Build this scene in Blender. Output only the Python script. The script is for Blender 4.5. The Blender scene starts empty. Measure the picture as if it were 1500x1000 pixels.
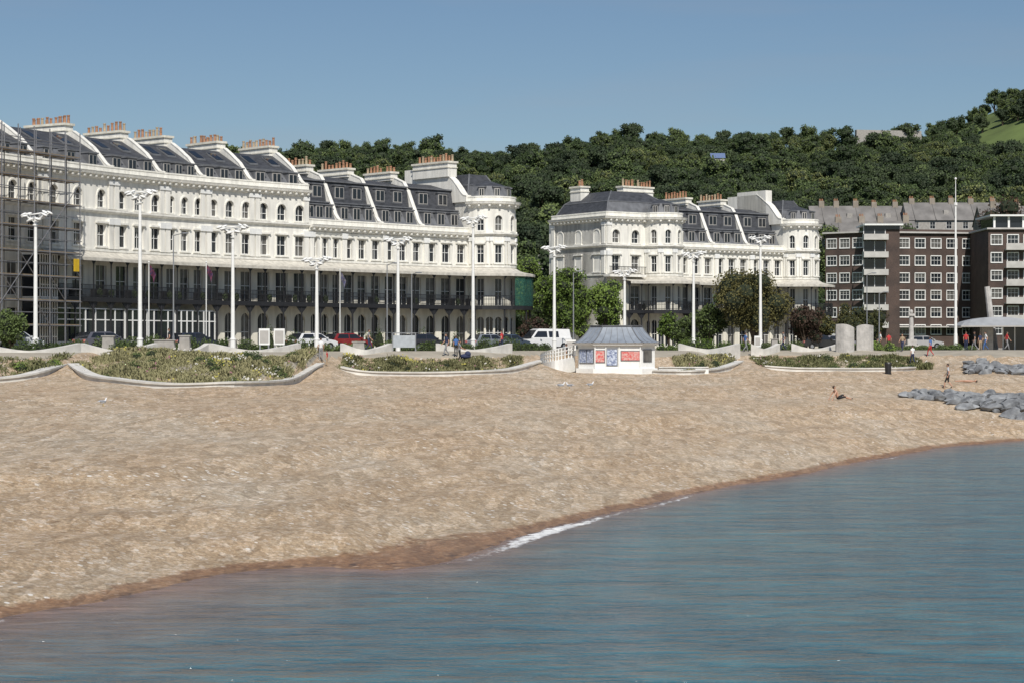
import bpy, bmesh, math, random
import numpy as np
from mathutils import Vector, Matrix, noise
from mathutils.kdtree import KDTree
random.seed(7); np.random.seed(7)
FL=2917.0; EYE=5.5; HZ=505.0; G=5.0
def WX(px,d): return (px-750.0)/FL*d
def WZ(py,d): return EYE+(HZ-py)/FL*d
def WP(px,d): return (WX(px,d),float(d))
SC=bpy.context.scene
COL=SC.collection

# ------------------------------------------------------------ materials
def nt(m):
    m.use_nodes=True
    return m.node_tree, m.node_tree.nodes, m.node_tree.links
def bsdf(m): return m.node_tree.nodes['Principled BSDF']
MATS={}
def mat(name,col,rough=0.6,var=0.15,scale=3.0,metal=0.0,bump=0.0,bscale=20.0,spec=0.5,col2=None,stretch=None):
    if name in MATS: return MATS[name]
    m=bpy.data.materials.new(name); t,N,L=nt(m); b=bsdf(m)
    b.inputs['Roughness'].default_value=rough; b.inputs['Metallic'].default_value=metal
    b.inputs['Specular IOR Level'].default_value=spec
    tc=N.new('ShaderNodeTexCoord'); nz=N.new('ShaderNodeTexNoise'); nz.inputs['Scale'].default_value=scale
    nz.inputs['Detail'].default_value=6
    if stretch:
        mp=N.new('ShaderNodeMapping'); mp.inputs['Scale'].default_value=stretch
        L.new(tc.outputs['Object'],mp.inputs['Vector']); L.new(mp.outputs['Vector'],nz.inputs['Vector'])
    else: L.new(tc.outputs['Object'],nz.inputs['Vector'])
    r=N.new('ShaderNodeValToRGB'); r.color_ramp.elements[0].position=0.3; r.color_ramp.elements[1].position=0.7
    c2=col2 if col2 else tuple(c*(1-var) for c in col)
    r.color_ramp.elements[0].color=(*c2,1); r.color_ramp.elements[1].color=(*[min(1,c*(1+var*0.4)) for c in col],1)
    L.new(nz.outputs['Fac'],r.inputs['Fac']); L.new(r.outputs['Color'],b.inputs['Base Color'])
    if bump>0:
        n2=N.new('ShaderNodeTexNoise'); n2.inputs['Scale'].default_value=bscale; n2.inputs['Detail'].default_value=4
        L.new(tc.outputs['Object'],n2.inputs['Vector'])
        bp=N.new('ShaderNodeBump'); bp.inputs['Strength'].default_value=bump; bp.inputs['Distance'].default_value=0.1
        L.new(n2.outputs['Fac'],bp.inputs['Height']); L.new(bp.outputs['Normal'],b.inputs['Normal'])
    MATS[name]=m; return m
def leafmat(name,cd,cl,var=0.5,hue=None,isl=0.3):
    m=bpy.data.materials.new(name); t,N,L=nt(m); b=bsdf(m)
    b.inputs['Roughness'].default_value=0.7; b.inputs['Specular IOR Level'].default_value=0.2
    g=N.new('ShaderNodeNewGeometry'); oi=N.new('ShaderNodeObjectInfo'); nz=N.new('ShaderNodeTexNoise')
    tc=N.new('ShaderNodeTexCoord'); nz.inputs['Scale'].default_value=0.7; L.new(tc.outputs['Object'],nz.inputs['Vector'])
    a=N.new('ShaderNodeMath'); a.operation='MULTIPLY_ADD'; a.inputs[1].default_value=isl
    L.new(g.outputs['Random Per Island'],a.inputs[0]); 
    c=N.new('ShaderNodeMath'); c.operation='MULTIPLY'; c.inputs[1].default_value=0.6; L.new(oi.outputs['Random'],c.inputs[0])
    d=N.new('ShaderNodeMath'); d.operation='MULTIPLY_ADD'; d.inputs[1].default_value=0.5; L.new(nz.outputs['Fac'],d.inputs[0]); L.new(c.outputs[0],d.inputs[2])
    L.new(d.outputs[0],a.inputs[2])
    r=N.new('ShaderNodeValToRGB'); r.color_ramp.elements[0].position=0.2; r.color_ramp.elements[1].position=1.0
    r.color_ramp.elements[0].color=(*cd,1); r.color_ramp.elements[1].color=(*cl,1)
    if hue:
        e=r.color_ramp.elements.new(0.6); e.color=(*hue,1)
    L.new(a.outputs[0],r.inputs['Fac']); L.new(r.outputs['Color'],b.inputs['Base Color'])
    MATS[name]=m; return m

stucco=mat('white_stucco',(0.80,0.78,0.71),0.78,0.20,1.2,stretch=(2.2,2.2,0.3),bump=0.15)
stucco2=mat('cream_stucco',(0.72,0.69,0.59),0.8,0.24,1.0,stretch=(2.0,2.0,0.35))
whitep=mat('white_paint',(0.79,0.79,0.76),0.45,0.08,4)
slate=mat('slate',(0.060,0.063,0.071),0.6,0.45,1.6,bump=0.5,bscale=8,stretch=(1,1,2.5))
lead=mat('lead_grey',(0.145,0.15,0.16),0.6,0.35,1.5)
glass=mat('window_glass',(0.02,0.024,0.03),0.08,0.3,0.5,spec=0.6)
glass2=mat('curtained_glass',(0.14,0.135,0.125),0.15,0.5,1.5)
iron=mat('black_iron',(0.018,0.018,0.02),0.5,0.2)
terra=mat('terracotta',(0.38,0.20,0.115),0.85,0.4,3)
buffp=mat('buff_clay',(0.42,0.33,0.22),0.85,0.3,3)
canopym=mat('balcony_canopy',(0.56,0.53,0.46),0.8,0.28,2.5)
dark=mat('dark_interior',(0.03,0.03,0.032),0.8)
concrete=mat('pale_concrete',(0.64,0.62,0.57),0.8,0.22,1.2,bump=0.1)
greyc=mat('grey_concrete',(0.36,0.34,0.31),0.85,0.25,2,bump=0.2)
steel=mat('grey_steel',(0.28,0.29,0.3),0.45,0.1,metal=0.3)
netm=mat('green_net',(0.025,0.12,0.09),0.85,0.4,3)
t_,N_,L_=nt(netm); tb=N_.new('ShaderNodeBsdfTransparent'); mx=N_.new('ShaderNodeMixShader'); mx.inputs[0].default_value=0.6
L_.new(tb.outputs[0],mx.inputs[1]); L_.new(bsdf(netm).outputs[0],mx.inputs[2]); L_.new(mx.outputs[0],N_['Material Output'].inputs['Surface'])
rubber=mat('rubber',(0.02,0.02,0.02),0.8)
wood=mat('bark',(0.09,0.065,0.045),0.9,0.4,6)
asphalt=mat('asphalt',(0.055,0.055,0.057),0.9,0.25,3)
paving=mat('paving',(0.38,0.34,0.27),0.85,0.2,0.8)
linep=mat('road_paint',(0.75,0.75,0.72),0.6,0.1)
red=mat('red_poster',(0.50,0.03,0.03),0.5,0.4,6,col2=(0.6,0.45,0.4))
bluep=mat('blue_poster',(0.5,0.55,0.62),0.5,0.6,7,col2=(0.04,0.07,0.2))
pvc=mat('cream_frame',(0.42,0.40,0.37),0.5,0.1)
balc=mat('balcony_concrete',(0.50,0.48,0.45),0.7,0.2,1)

# ------------------------------------------------------------ mesh builder
class Fr:
    def __init__(s,A,B,z=G):
        s.o=np.array(A,float)[:2]; d=np.array(B,float)[:2]-s.o; s.L=float(np.hypot(*d)); s.d=d/s.L
        s.n=np.array([s.d[1],-s.d[0]]); s.z=z
    def P(s,u,n,z):
        q=s.o+s.d*u+s.n*n; return (q[0],q[1],s.z+z)
class MB:
    def __init__(s): s.v=[];s.f=[];s.m=[];s.mats=[]
    def mi(s,m):
        if m not in s.mats: s.mats.append(m)
        return s.mats.index(m)
    def poly(s,pts,m):
        i=len(s.v); s.v.extend([tuple(p) for p in pts]); s.f.append(tuple(range(i,i+len(pts)))); s.m.append(s.mi(m))
    def box(s,F,u0,u1,n0,n1,z0,z1,m):
        i=len(s.v); P=F.P
        s.v.extend([P(u0,n0,z0),P(u1,n0,z0),P(u1,n1,z0),P(u0,n1,z0),P(u0,n0,z1),P(u1,n0,z1),P(u1,n1,z1),P(u0,n1,z1)])
        for q in ((0,1,2,3),(4,7,6,5),(0,4,5,1),(1,5,6,2),(2,6,7,3),(3,7,4,0)): s.f.append(tuple(i+k for k in q)); s.m.append(s.mi(m))
    def extr(s,F,prof,u0,u1,m):
        a=[F.P(u0,n,z) for n,z in prof]; b=[F.P(u1,n,z) for n,z in prof]; k=len(prof)
        s.poly(a,m); s.poly(b[::-1],m)
        for i in range(k): s.poly([a[i],b[i],b[(i+1)%k],a[(i+1)%k]],m)
    def extn(s,F,prof,n0,n1,m):
        a=[F.P(u,n0,z) for u,z in prof]; b=[F.P(u,n1,z) for u,z in prof]; k=len(prof)
        s.poly(a,m); s.poly(b[::-1],m)
        for i in range(k): s.poly([a[i],b[i],b[(i+1)%k],a[(i+1)%k]],m)
    def tube(s,p,q,r0,r1,m,k=8):
        p=Vector(p);q=Vector(q);d=(q-p).normalized(); a=d.orthogonal().normalized(); b=d.cross(a); i=len(s.v)
        for c,r in ((p,r0),(q,r1)):
            for j in range(k):
                t=2*math.pi*j/k; s.v.append(tuple(c+a*(r*math.cos(t))+b*(r*math.sin(t))))
        for j in range(k): s.f.append((i+j,i+(j+1)%k,i+k+(j+1)%k,i+k+j)); s.m.append(s.mi(m))
        s.f.append(tuple(i+j for j in range(k))[::-1]); s.m.append(s.mi(m)); s.f.append(tuple(i+k+j for j in range(k))); s.m.append(s.mi(m))
    def ell(s,c,r,m,rot=None,nu=10,nv=7):
        i=len(s.v); R=rot if rot else Matrix.Identity(3)
        for a in range(nv+1):
            ph=math.pi*a/nv
            for b in range(nu):
                th=2*math.pi*b/nu
                p=R@Vector((r[0]*math.sin(ph)*math.cos(th),r[1]*math.sin(ph)*math.sin(th),r[2]*math.cos(ph)))
                s.v.append((c[0]+p.x,c[1]+p.y,c[2]+p.z))
        for a in range(nv):
            for b in range(nu):
                s.f.append((i+a*nu+b,i+(a+1)*nu+b,i+(a+1)*nu+(b+1)%nu,i+a*nu+(b+1)%nu)); s.m.append(s.mi(m))
    def sweep(s,path,prof,m,closed=True,zoff=G):
        P=[np.array(p,float)[:2] for p in path]; k=len(P); rings=[]
        for i in range(k):
            def nn(a,b):
                d=b-a; d=d/np.hypot(*d); return np.array([d[1],-d[0]])
            if i==0: N=nn(P[0],P[1])
            elif i==k-1: N=nn(P[-2],P[-1])
            else:
                a=nn(P[i-1],P[i]); b=nn(P[i],P[i+1]); N=a+b; N=N/np.hypot(*N); N=N/max(0.6,float(N@a))
            z0=zoff[i] if hasattr(zoff,'__len__') else zoff
            rings.append([(P[i][0]+N[0]*n,P[i][1]+N[1]*n,z0+z) for n,z in prof])
        K=len(prof)
        for i in range(k-1):
            for j in range(K if closed else K-1):
                s.poly([rings[i][j],rings[i+1][j],rings[i+1][(j+1)%K],rings[i][(j+1)%K]],m)
        if closed: s.poly(rings[0],m); s.poly(rings[-1][::-1],m)
    def obj(s,name,parent=None,smooth=False,merge=False):
        me=bpy.data.meshes.new(name); me.from_pydata(s.v,[],s.f)
        for m in s.mats: me.materials.append(m)
        me.polygons.foreach_set('material_index',s.m)
        bm=bmesh.new(); bm.from_mesh(me)
        if merge: bmesh.ops.remove_doubles(bm,verts=bm.verts,dist=0.0005)
        bmesh.ops.recalc_face_normals(bm,faces=bm.faces); bm.to_mesh(me); bm.free()
        if smooth: me.polygons.foreach_set('use_smooth',[True]*len(me.polygons))
        o=bpy.data.objects.new(name,me); COL.objects.link(o)
        if parent: o.parent=parent
        return o
def empty(name):
    e=bpy.data.objects.new(name,None); COL.objects.link(e); return e
def group(name,parts,smooth=()):
    e=empty(name)
    for k,b in parts.items():
        if b.f: b.obj(k,e,smooth=(k in smooth))
    return e

def wallrow(W,WN,F,u0,u1,z0,z1,ops,m,dep=0.2,sur=True,frame=whitep,bars=2,n=0.0):
    cur=u0; P=F.P
    for (uc,w,zb,zt,arch) in sorted(ops):
        a,b=uc-w/2,uc+w/2
        if a>cur: W.poly([P(cur,n,z0),P(a,n,z0),P(a,n,z1),P(cur,n,z1)],m)
        if zb>z0: W.poly([P(a,n,z0),P(b,n,z0),P(b,n,zb),P(a,n,zb)],m)
        W.poly([P(a,n,zb),P(b,n,zb),P(b,n-dep,zb),P(a,n-dep,zb)],m)
        if arch:
            r=w/2; sp=zt-r; K=8; arc=[(uc-r*math.cos(math.pi*i/K),sp+r*math.sin(math.pi*i/K)) for i in range(K+1)]
            for i in range(K):
                (ua,za),(ub,zb2)=arc[i],arc[i+1]
                W.poly([P(ua,n,za),P(ub,n,zb2),P(ub,n,z1),P(ua,n,z1)],m)
                W.poly([P(ua,n,za),P(ub,n,zb2),P(ub,n-dep,zb2),P(ua,n-dep,za)],m)
                if sur:
                    e=1.0+0.13/r
                    o=[(uc+(q-uc)*e,sp+(zz-sp)*e) for q,zz in (arc[i],arc[i+1])]
                    pr=[arc[i],arc[i+1],o[1],o[0]]
                    W.extn(F,pr,n+0.003,n+0.07,m)
        else:
            sp=zt
            W.poly([P(a,n,zt),P(b,n,zt),P(b,n,z1),P(a,n,z1)],m)
            W.poly([P(a,n,zt),P(b,n,zt),P(b,n-dep,zt),P(a,n-dep,zt)],m)
            if sur: W.box(F,a-0.2,b+0.2,n+0.003,n+0.2,zt+0.12,zt+0.27,m)
        for q in (a,b): W.poly([P(q,n,zb),P(q,n-dep,zb),P(q,n-dep,sp),P(q,n,sp)],m)
        if sur:
            W.box(F,a-0.15,a,n+0.003,n+0.06,zb,sp,m); W.box(F,b,b+0.15,n+0.003,n+0.06,zb,sp,m)
            W.box(F,a-0.2,b+0.2,n+0.003,n+0.14,zb-0.14,zb-0.003,m)
        g=glass2 if random.random()<0.22 else glass
        WN.poly([P(a,n-dep+0.02,zb),P(b,n-dep+0.02,zb),P(b,n-dep+0.02,zt),P(a,n-dep+0.02,zt)],g)
        if g is glass and random.random()<0.35:
            hh=(zt-zb)*random.uniform(.2,.5); 
            if not arch: WN.poly([P(a,n-dep+0.023,zt-hh),P(b,n-dep+0.023,zt-hh),P(b,n-dep+0.023,zt),P(a,n-dep+0.023,zt)],glass2)
        t=0.05
        WN.box(F,a,a+t,n-dep+0.026,n-dep+0.08,zb,sp,frame); WN.box(F,b-t,b,n-dep+0.026,n-dep+0.08,zb,sp,frame)
        WN.box(F,a+t,b-t,n-dep+0.026,n-dep+0.08,zb,zb+t,frame)
        mz=(zb+sp)/2+0.05
        WN.box(F,a+t,b-t,n-dep+0.026,n-dep+0.085,mz,mz+t,frame)
        for i in range(1,bars):
            q=a+w*i/bars; WN.box(F,q-0.018,q+0.018,n-dep+0.026,n-dep+0.07,zb+t,mz,frame); WN.box(F,q-0.018,q+0.018,n-dep+0.026,n-dep+0.07,mz+t,zt-0.02,frame)
        cur=b
    if cur<u1: W.poly([P(cur,n,z0),P(u1,n,z0),P(u1,n,z1),P(cur,n,z1)],m)

def cols(L,n,mg=0.0):
    return [mg+(L-2*mg)*(i+0.5)/n for i in range(n)]
def bay_wall(pt,F,u0,u1,n,high,gf='arch',sur=True):
    W,WN=pt['walls'],pt['windows']; cs=[u0+c for c in cols(u1-u0,n)]; w=min(1.15,(u1-u0)/n*0.54)
    wallrow(W,WN,F,u0,u1,0,4.1,[(c,min(1.35,(u1-u0)/n*0.6),0.35,3.4,gf=='arch') for c in cs],stucco2,0.3,False)
    wallrow(W,WN,F,u0,u1,4.1,8.3,[(c,w*1.2,4.4,7.1,False) for c in cs],stucco2,0.25,False,bars=2)
    top=11.7 if high else 11.1
    wallrow(W,WN,F,u0,u1,8.3,top,[(c,w,8.7,10.5,False) for c in cs],stucco,0.28,sur)
    if high: wallrow(W,WN,F,u0,u1,11.7,14.3,[(c,w*0.92,11.95,13.45,True) for c in cs],stucco,0.28,sur)
def body(pt,F,u0,u1,h,dep=11):
    W=pt['walls']; P=F.P
    W.poly([P(u0,-dep,0),P(u1,-dep,0),P(u1,-dep,h),P(u0,-dep,h)],stucco2)
    W.poly([P(u0,-0.001,0),P(u0,-dep,0),P(u0,-dep,h),P(u0,-0.001,h)],stucco)
    W.poly([P(u1,-0.001,0),P(u1,-dep,0),P(u1,-dep,h),P(u1,-0.001,h)],stucco)
def stack(pt,F,u,n0,n1,z0,z1,w=0.9,pots=8):
    C=pt['chimneys']
    C.box(F,u-w/2,u+w/2,n1,n0,z0,z1,stucco); C.box(F,u-w/2-0.12,u+w/2+0.12,n1-0.12,n0+0.12,z1+0.002,z1+0.2,stucco2)
    C.box(F,u-w/2-0.08,u+w/2+0.08,n1-0.08,n0+0.08,z1-0.5,z1-0.4,stucco2)
    for i in range(pots):
        nn=n1+(n0-n1)*(i+0.5)/pots
        for k in (-0.22,0.22):
            h=random.uniform(0.45,0.85)
            if random.random()<0.25: continue
            tm=buffp if random.random()<0.3 else terra
            C.tube(F.P(u+k,nn,z1+0.2),F.P(u+k,nn,z1+0.2+h),0.13,0.10,tm,8)
            C.tube(F.P(u+k,nn,z1+0.2+h-0.1),F.P(u+k,nn,z1+0.2+h),0.135,0.135,tm,8)
def party(pt,F,u,high,w=0.34,chim=True):
    R=pt['roof']
    if high: pr=[(-0.02,14.9),(-0.02,15.48),(-0.45,15.55),(-0.8,15.8),(-1.3,16.35),(-2.1,17.15),(-3.4,18.05),(-4.4,18.65),(-9.8,18.65),(-9.8,14.9)]
    else: pr=[(-0.02,11.9),(-0.02,12.3),(-0.4,12.4),(-0.8,12.85),(-1.2,13.7),(-1.75,14.7),(-2.3,15.8),(-3.0,16.7),(-4.4,17.2),(-9.8,17.2),(-9.8,11.9)]
    R.extr(F,pr,u-w/2,u+w/2,stucco)
    for i in range(1,len(pr)-3):
        (a,z),(b,y)=pr[i],pr[i+1]
        R.extr(F,[(a,z+0.003),(b,y+0.003),(b,y+0.09),(a,z+0.09)],u-w/2-0.04,u+w/2+0.04,stucco)
    if chim:
        if high: stack(pt,F,u,-5.0,-9.6,18.4,19.2,1.0,9)
        else: stack(pt,F,u,-4.6,-8.8,17.0,17.7,0.9,8)
def roof_high(pt,F,u0,u1,nw):
    R=pt['roof']; P=F.P
    pr=[(-0.35,14.9),(-0.6,15.3),(-1.7,16.6)]
    for i in range(2): R.poly([P(u0,*pr[i]),P(u1,*pr[i]),P(u1,*pr[i+1]),P(u0,*pr[i+1])],lead)
    up=[(-1.7,16.6),(-1.8,16.72),(-4.9,18.4),(-10.5,18.4),(-11,14.9)]
    for i in range(4): R.poly([P(u0,*up[i]),P(u1,*up[i]),P(u1,*up[i+1]),P(u0,*up[i+1])],slate)
    R.box(F,u0,u1,-1.95,-1.6,16.62,16.74,lead)
    L=u1-u0
    for c in cols(L,nw,0.3):
        dormer(pt,F,u0+c,min(0.95,L/nw*0.45),-0.75,15.35,16.45,1.2)
    s=(18.4-16.72)/(4.9-1.8)
    for c in cols(L,max(2,nw-1),0.6):
        a=u0+c
        R.extr(F,[(-2.6,16.72+0.8*s+0.05),(-2.6,16.72+0.8*s+0.22),(-3.9,16.72+2.1*s+0.22),(-3.9,16.72+2.1*s+0.05)],a-0.42,a+0.42,glass)
        R.extr(F,[(-2.5,16.72+0.7*s+0.03),(-2.5,16.72+0.7*s+0.17),(-4.0,16.72+2.2*s+0.17),(-4.0,16.72+2.2*s+0.03)],a-0.5,a+0.5,lead)
def dormer(pt,F,u,w,n,z0,z1,dep,fr=pvc):
    R=pt['roof']
    R.box(F,u-w/2-0.12,u+w/2+0.12,n-dep,n,z0,z1,lead)
    R.box(F,u-w/2-0.2,u+w/2+0.2,n-dep,n+0.12,z1+0.002,z1+0.12,lead)
    R.box(F,u-w/2-0.02,u+w/2+0.02,n+0.003,n+0.03,z0+0.12,z1-0.08,fr)
    for k in (-1,1): R.box(F,u+k*w/4-w/4+0.06,u+k*w/4+w/4-0.04,n+0.033,n+0.05,z0+0.2,z1-0.16,glass)
def roof_low(pt,F,u0,u1,nw):
    R=pt['roof']; P=F.P
    a=[(-0.35,11.9),(-0.6,12.2),(-1.6,14.0)]
    for i in range(2): R.poly([P(u0,*a[i]),P(u1,*a[i]),P(u1,*a[i+1]),P(u0,*a[i+1])],lead)
    b=[(-1.6,14.0),(-2.0,14.1),(-2.4,16.1),(-5.6,16.9),(-10.5,16.9),(-11,11.9)]
    for i in range(5): R.poly([P(u0,*b[i]),P(u1,*b[i]),P(u1,*b[i+1]),P(u0,*b[i+1])],slate)
    R.box(F,u0,u1,-1.9,-1.45,14.0,14.12,lead); R.box(F,u0,u1,-2.7,-2.2,16.1,16.24,lead)
    L=u1-u0
    for c in cols(L,nw,0.3): dormer(pt,F,u0+c,0.85,-0.8,12.35,13.7,1.0)
    for c in cols(L,max(2,nw-1),0.4): dormer(pt,F,u0+c,1.1,-2.05,14.45,15.75,0.6)

def arcpath(F,u0,R,k=10,f=1.0):
    return [tuple(F.P(u0+R-R*math.cos(math.pi*i/k),f*R*math.sin(math.pi*i/k),0)[:2]) for i in range(k+1)]
def bow(pt,F,u0,R,k=9):
    pa=arcpath(F,u0,R,k)
    for i in range(k):
        f=Fr(pa[i],pa[i+1]); W,WN=pt['walls'],pt['windows']
        win=(i%2==1)
        c=f.L/2; w=f.L*0.8
        wallrow(W,WN,f,0,f.L,0,4.1,[(c,w,0.35,3.3,True)],stucco2,0.25,False)
        wallrow(W,WN,f,0,f.L,4.1,8.3,[(c,w,4.4,7.1,False)] if win else [],stucco2,0.2,False)
        wallrow(W,WN,f,0,f.L,8.3,11.7,[(c,w,8.7,10.5,False)] if win else [],stucco,0.2,True)
        wallrow(W,WN,f,0,f.L,11.7,14.3,[(c,w,11.95,13.5,True)] if win else [],stucco,0.2,True)
        if not win:
            for q in (f.L*0.3,f.L*0.7):
                W.box(f,q-0.12,q+0.12,0.003,0.14,8.6,11.3,stucco); W.box(f,q-0.17,q+0.17,0.003,0.2,10.9,11.3,whitep)
    return pa
CORN=lambda t:[(0.02,t-0.62),(0.12,t-0.6),(0.2,t-0.35),(0.5,t-0.25),(0.55,t-0.1),(0.6,t),(0.02,t)]
def trims(pt,path,high):
    W=pt['walls']
    t=14.9 if high else 11.75
    W.sweep(path,CORN(t),stucco)
    W.sweep(path,[(-0.3,t-0.3),(0.05,t+0.002),(0.05,t+0.42),(0.1,t+0.44),(0.1,t+0.55),(-0.35,t+0.55),(-0.35,t-0.3)],stucco)
    if high: W.sweep(path,[(0.01,11.45),(0.1,11.45),(0.28,11.62),(0.28,11.75),(0.01,11.8)],stucco)
    W.sweep(path,[(0.01,8.25),(0.1,8.25),(0.12,8.45),(0.01,8.47)],stucco)
    for i in range(len(path)-1):
        f=Fr(path[i],path[i+1]); k=int(f.L/0.7)
        for j in range(k):
            u=(j+0.5)*f.L/k; W.box(f,u-0.1,u+0.1,0.1,0.44,t-0.5,t-0.3,stucco)
plantm=mat('planter_green',(0.04,0.06,0.02),0.9,0.5,12)
def balcony(pt,path,canopy=canopym,proj=1.7,net=None):
    B=pt['balcony']
    B.sweep(path,[(0.01,4.08),(proj,4.08),(proj,4.36),(0.01,4.36)],iron)
    B.sweep(path,[(proj+0.003,4.0),(proj+0.06,4.0),(proj+0.06,4.4),(proj+0.003,4.4)],iron)
    for z in (4.5,5.0,5.36): B.sweep(path,[(proj-0.06,z),(proj-0.01,z),(proj-0.01,z+0.05),(proj-0.06,z+0.05)],iron)
    cp=[(0.02,8.25),(0.5,7.95),(1.0,7.8),(1.5,7.7),(1.95,7.62)]
    B.sweep(path,cp+[(n,z-0.05) for n,z in cp[::-1]],canopy)
    B.sweep(path,[(1.93,7.35),(1.97,7.35),(1.97,7.6),(1.93,7.6)],canopy)
    for i in range(len(path)-1):
        a,b=np.array(path[i][:2]),np.array(path[i+1][:2]); f=Fr(a,b)
        short=f.L<2
        s=(f.L+ (0.9 if short else 0))
        k=max(2,int(s/0.16)); 
        for j in range(k):
            u=-(s-f.L)/2+(j+0.5)*s/k; B.box(f,u-0.02,u+0.02,proj-0.045,proj-0.02,4.4,5.36,iron)
        kk=max(1,round(f.L/2.3)); 
        for j in range(kk):
            u=(j+0.5)*f.L/kk if short else j*f.L/kk
            if short and i%2: continue
            B.box(f,u-0.04,u+0.04,proj-0.09,proj-0.01,4.36,7.6,iron)
            B.extn(f,[(u,7.6),(u,7.0),(u+0.45,7.6)],proj-0.06,proj-0.03,iron)
            if not short: B.extn(f,[(u,7.6),(u,7.0),(u-0.45,7.6)],proj-0.06,proj-0.03,iron)
            B.tube(f.P(u,proj-0.1,0),f.P(u,proj-0.1,4.1),0.09,0.08,iron,8)
            if not short: B.extn(f,[(u,4.1),(u,3.3),(u+0.7,4.1)],proj-0.12,proj-0.08,iron); B.extn(f,[(u,4.1),(u,3.3),(u-0.7,4.1)],proj-0.12,proj-0.08,iron)
            if not short and random.random()<0.6:
                uu=u+random.uniform(.4,1.6); B.ell(f.P(uu,proj-0.35,4.75),(0.25,0.2,0.4),plantm,nu=7,nv=5); B.box(f,uu-.7,uu-.3,proj-.8,proj-.4,4.37,5.1,iron)
def parts(): return {k:MB() for k in ('walls','windows','roof','balcony','chimneys')}

# ---------------- hotel terrace 1
pt=parts()
hl=[WP(*q) for q in [(-75,149),(-25,153),(60,159.5),(165,167.5),(240,173),(300,177),(372,181.5),(452,186)]]
hr=[hl[-1]]+[WP(*q) for q in [(500,189.2),(560,193),(620,197),(686,201)]]
frsL=[Fr(hl[i],hl[i+1]) for i in range(len(hl)-1)]
frsR=[Fr(hr[i],hr[i+1]) for i in range(len(hr)-1)]
def pil(pt,f,u,hi):
    W=pt['walls']
    W.box(f,u-0.28,u+0.28,0.003,0.17,8.5,11.0,stucco); W.box(f,u-0.36,u+0.36,0.003,0.26,10.55,11.05,whitep)
    if hi: W.box(f,u-0.28,u+0.28,0.003,0.15,11.85,14.2,stucco); W.box(f,u-0.34,u+0.34,0.003,0.22,13.9,14.25,whitep)
for f in frsL:
    bay_wall(pt,f,0,f.L,3,True,'rect' if f in frsL[:4] else 'arch'); body(pt,f,0,f.L,15.0); roof_high(pt,f,0,f.L,3); party(pt,f,0,True); pil(pt,f,0.35,True); pil(pt,f,f.L-0.35,True)
party(pt,frsL[-1],frsL[-1].L-0.25,True)
for f in frsR:
    bay_wall(pt,f,0,f.L,3,False); body(pt,f,0,f.L,12.0); roof_low(pt,f,0,f.L,3)
    if f is not frsR[0]: party(pt,f,0,False)
    pil(pt,f,0.3,False)
fe=frsR[-1]; fb=Fr(hr[-1],np.array(hr[-1])+fe.d*10)
b1=bow(pt,fb,0,2.75)
trims(pt,hl,True); trims(pt,hr,False); trims(pt,b1,True)
def pavroof(pt,F,u0,u1,dep,arc=None,ins=2.0,z0=15.2,zt=17.6):
    R=pt['roof']; P=F.P
    a=[P(u0,-0.3,z0),P(u1,-0.3,z0),P(u1,-dep,z0),P(u0,-dep,z0)]; 
    mid=[P(u0+.8,-1.1,z0+1.5),P(u1-.8,-1.1,z0+1.5),P(u1-.8,-dep+.8,z0+1.5),P(u0+.8,-dep+.8,z0+1.5)]
    b=[P(u0+ins,-ins-0.3,zt),P(u1-ins,-ins-0.3,zt),P(u1-ins,-dep+ins,zt),P(u0+ins,-dep+ins,zt)]
    for i in range(4):
        j=(i+1)%4; R.poly([a[i],a[j],mid[j],mid[i]],lead if i==0 else slate); R.poly([mid[i],mid[j],b[j],b[i]],slate)
        R.tube(mid[i],b[i],0.09,0.09,lead,6); R.tube(a[i],mid[i],0.09,0.09,lead,6); R.tube(mid[i],mid[j],0.07,0.07,lead,6)
    R.poly(b,slate)
    if arc:
        R.sweep(arc,[(-0.3,z0-0.1),(-0.7,z0+1.3)],lead,closed=False); R.sweep(arc,[(-0.7,z0+1.3),(-2.4,z0+1.9)],slate,closed=False)
        for i in (1,3,5,7):
            f=Fr(arc[i],arc[i+1]); dormer(pt,f,f.L/2,0.5,-0.45,z0+0.15,z0+1.15,0.5)
W=pt['walls']; body(pt,fb,0,5.5,15.0)
W.poly([fb.P(0,-0.002,11.7),fb.P(0,-11,11.7),fb.P(0,-11,15.0),fb.P(0,-0.002,15.0)],stucco)
pavroof(pt,fb,0.2,5.4,10.8,b1,1.5,15.2,17.9)
party(pt,fb,0.1,True,0.7,False); stack(pt,fb,0.1,-2.6,-8.2,17.6,19.0,1.2,12)
full1=hl[1:]+hr[1:]+b1[1:]
balcony(pt,full1[1:])
pt['balcony'].sweep(b1[4:],[(1.78,4.4),(1.80,7.3)],netm,closed=False)
f=frsL[1]; B=pt['balcony']
for z0,z1 in ((4.3,7.6),(0.2,4.0)):
    B.box(f,4.6,f.L-0.3,0.05,1.9,z1,z1+0.2,whitep); B.box(f,4.6,f.L-0.3,0.05,1.9,z0-0.15,z0,whitep)
    B.box(f,4.65,f.L-0.35,0.1,1.8,z0,z1,glass)
    for i in range(8):
        u=4.62+(f.L-0.35-4.62)*i/7; B.box(f,u-0.05,u+0.05,1.802,1.86,z0,z1,whitep)
    for z in (z0+0.9,z1-0.7): B.box(f,4.6,f.L-0.3,1.802,1.85,z,z+0.08,whitep)
for f in frsL[2:5]:
    k=7
    for i in range(k+1):
        u=0.1+(f.L-0.2)*i/k; B.box(f,u-0.06,u+0.06,1.25,1.36,0,3.5,whitep)
    for z in (0.7,2.5,3.4): B.box(f,0,f.L,1.262,1.35,z,z+0.09,whitep)
    B.box(f,0,f.L,1.27,1.33,0,0.7,whitep); B.box(f,0.02,f.L-0.02,1.29,1.31,0.79,3.4,glass)
group('hotel_terrace',pt)

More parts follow.
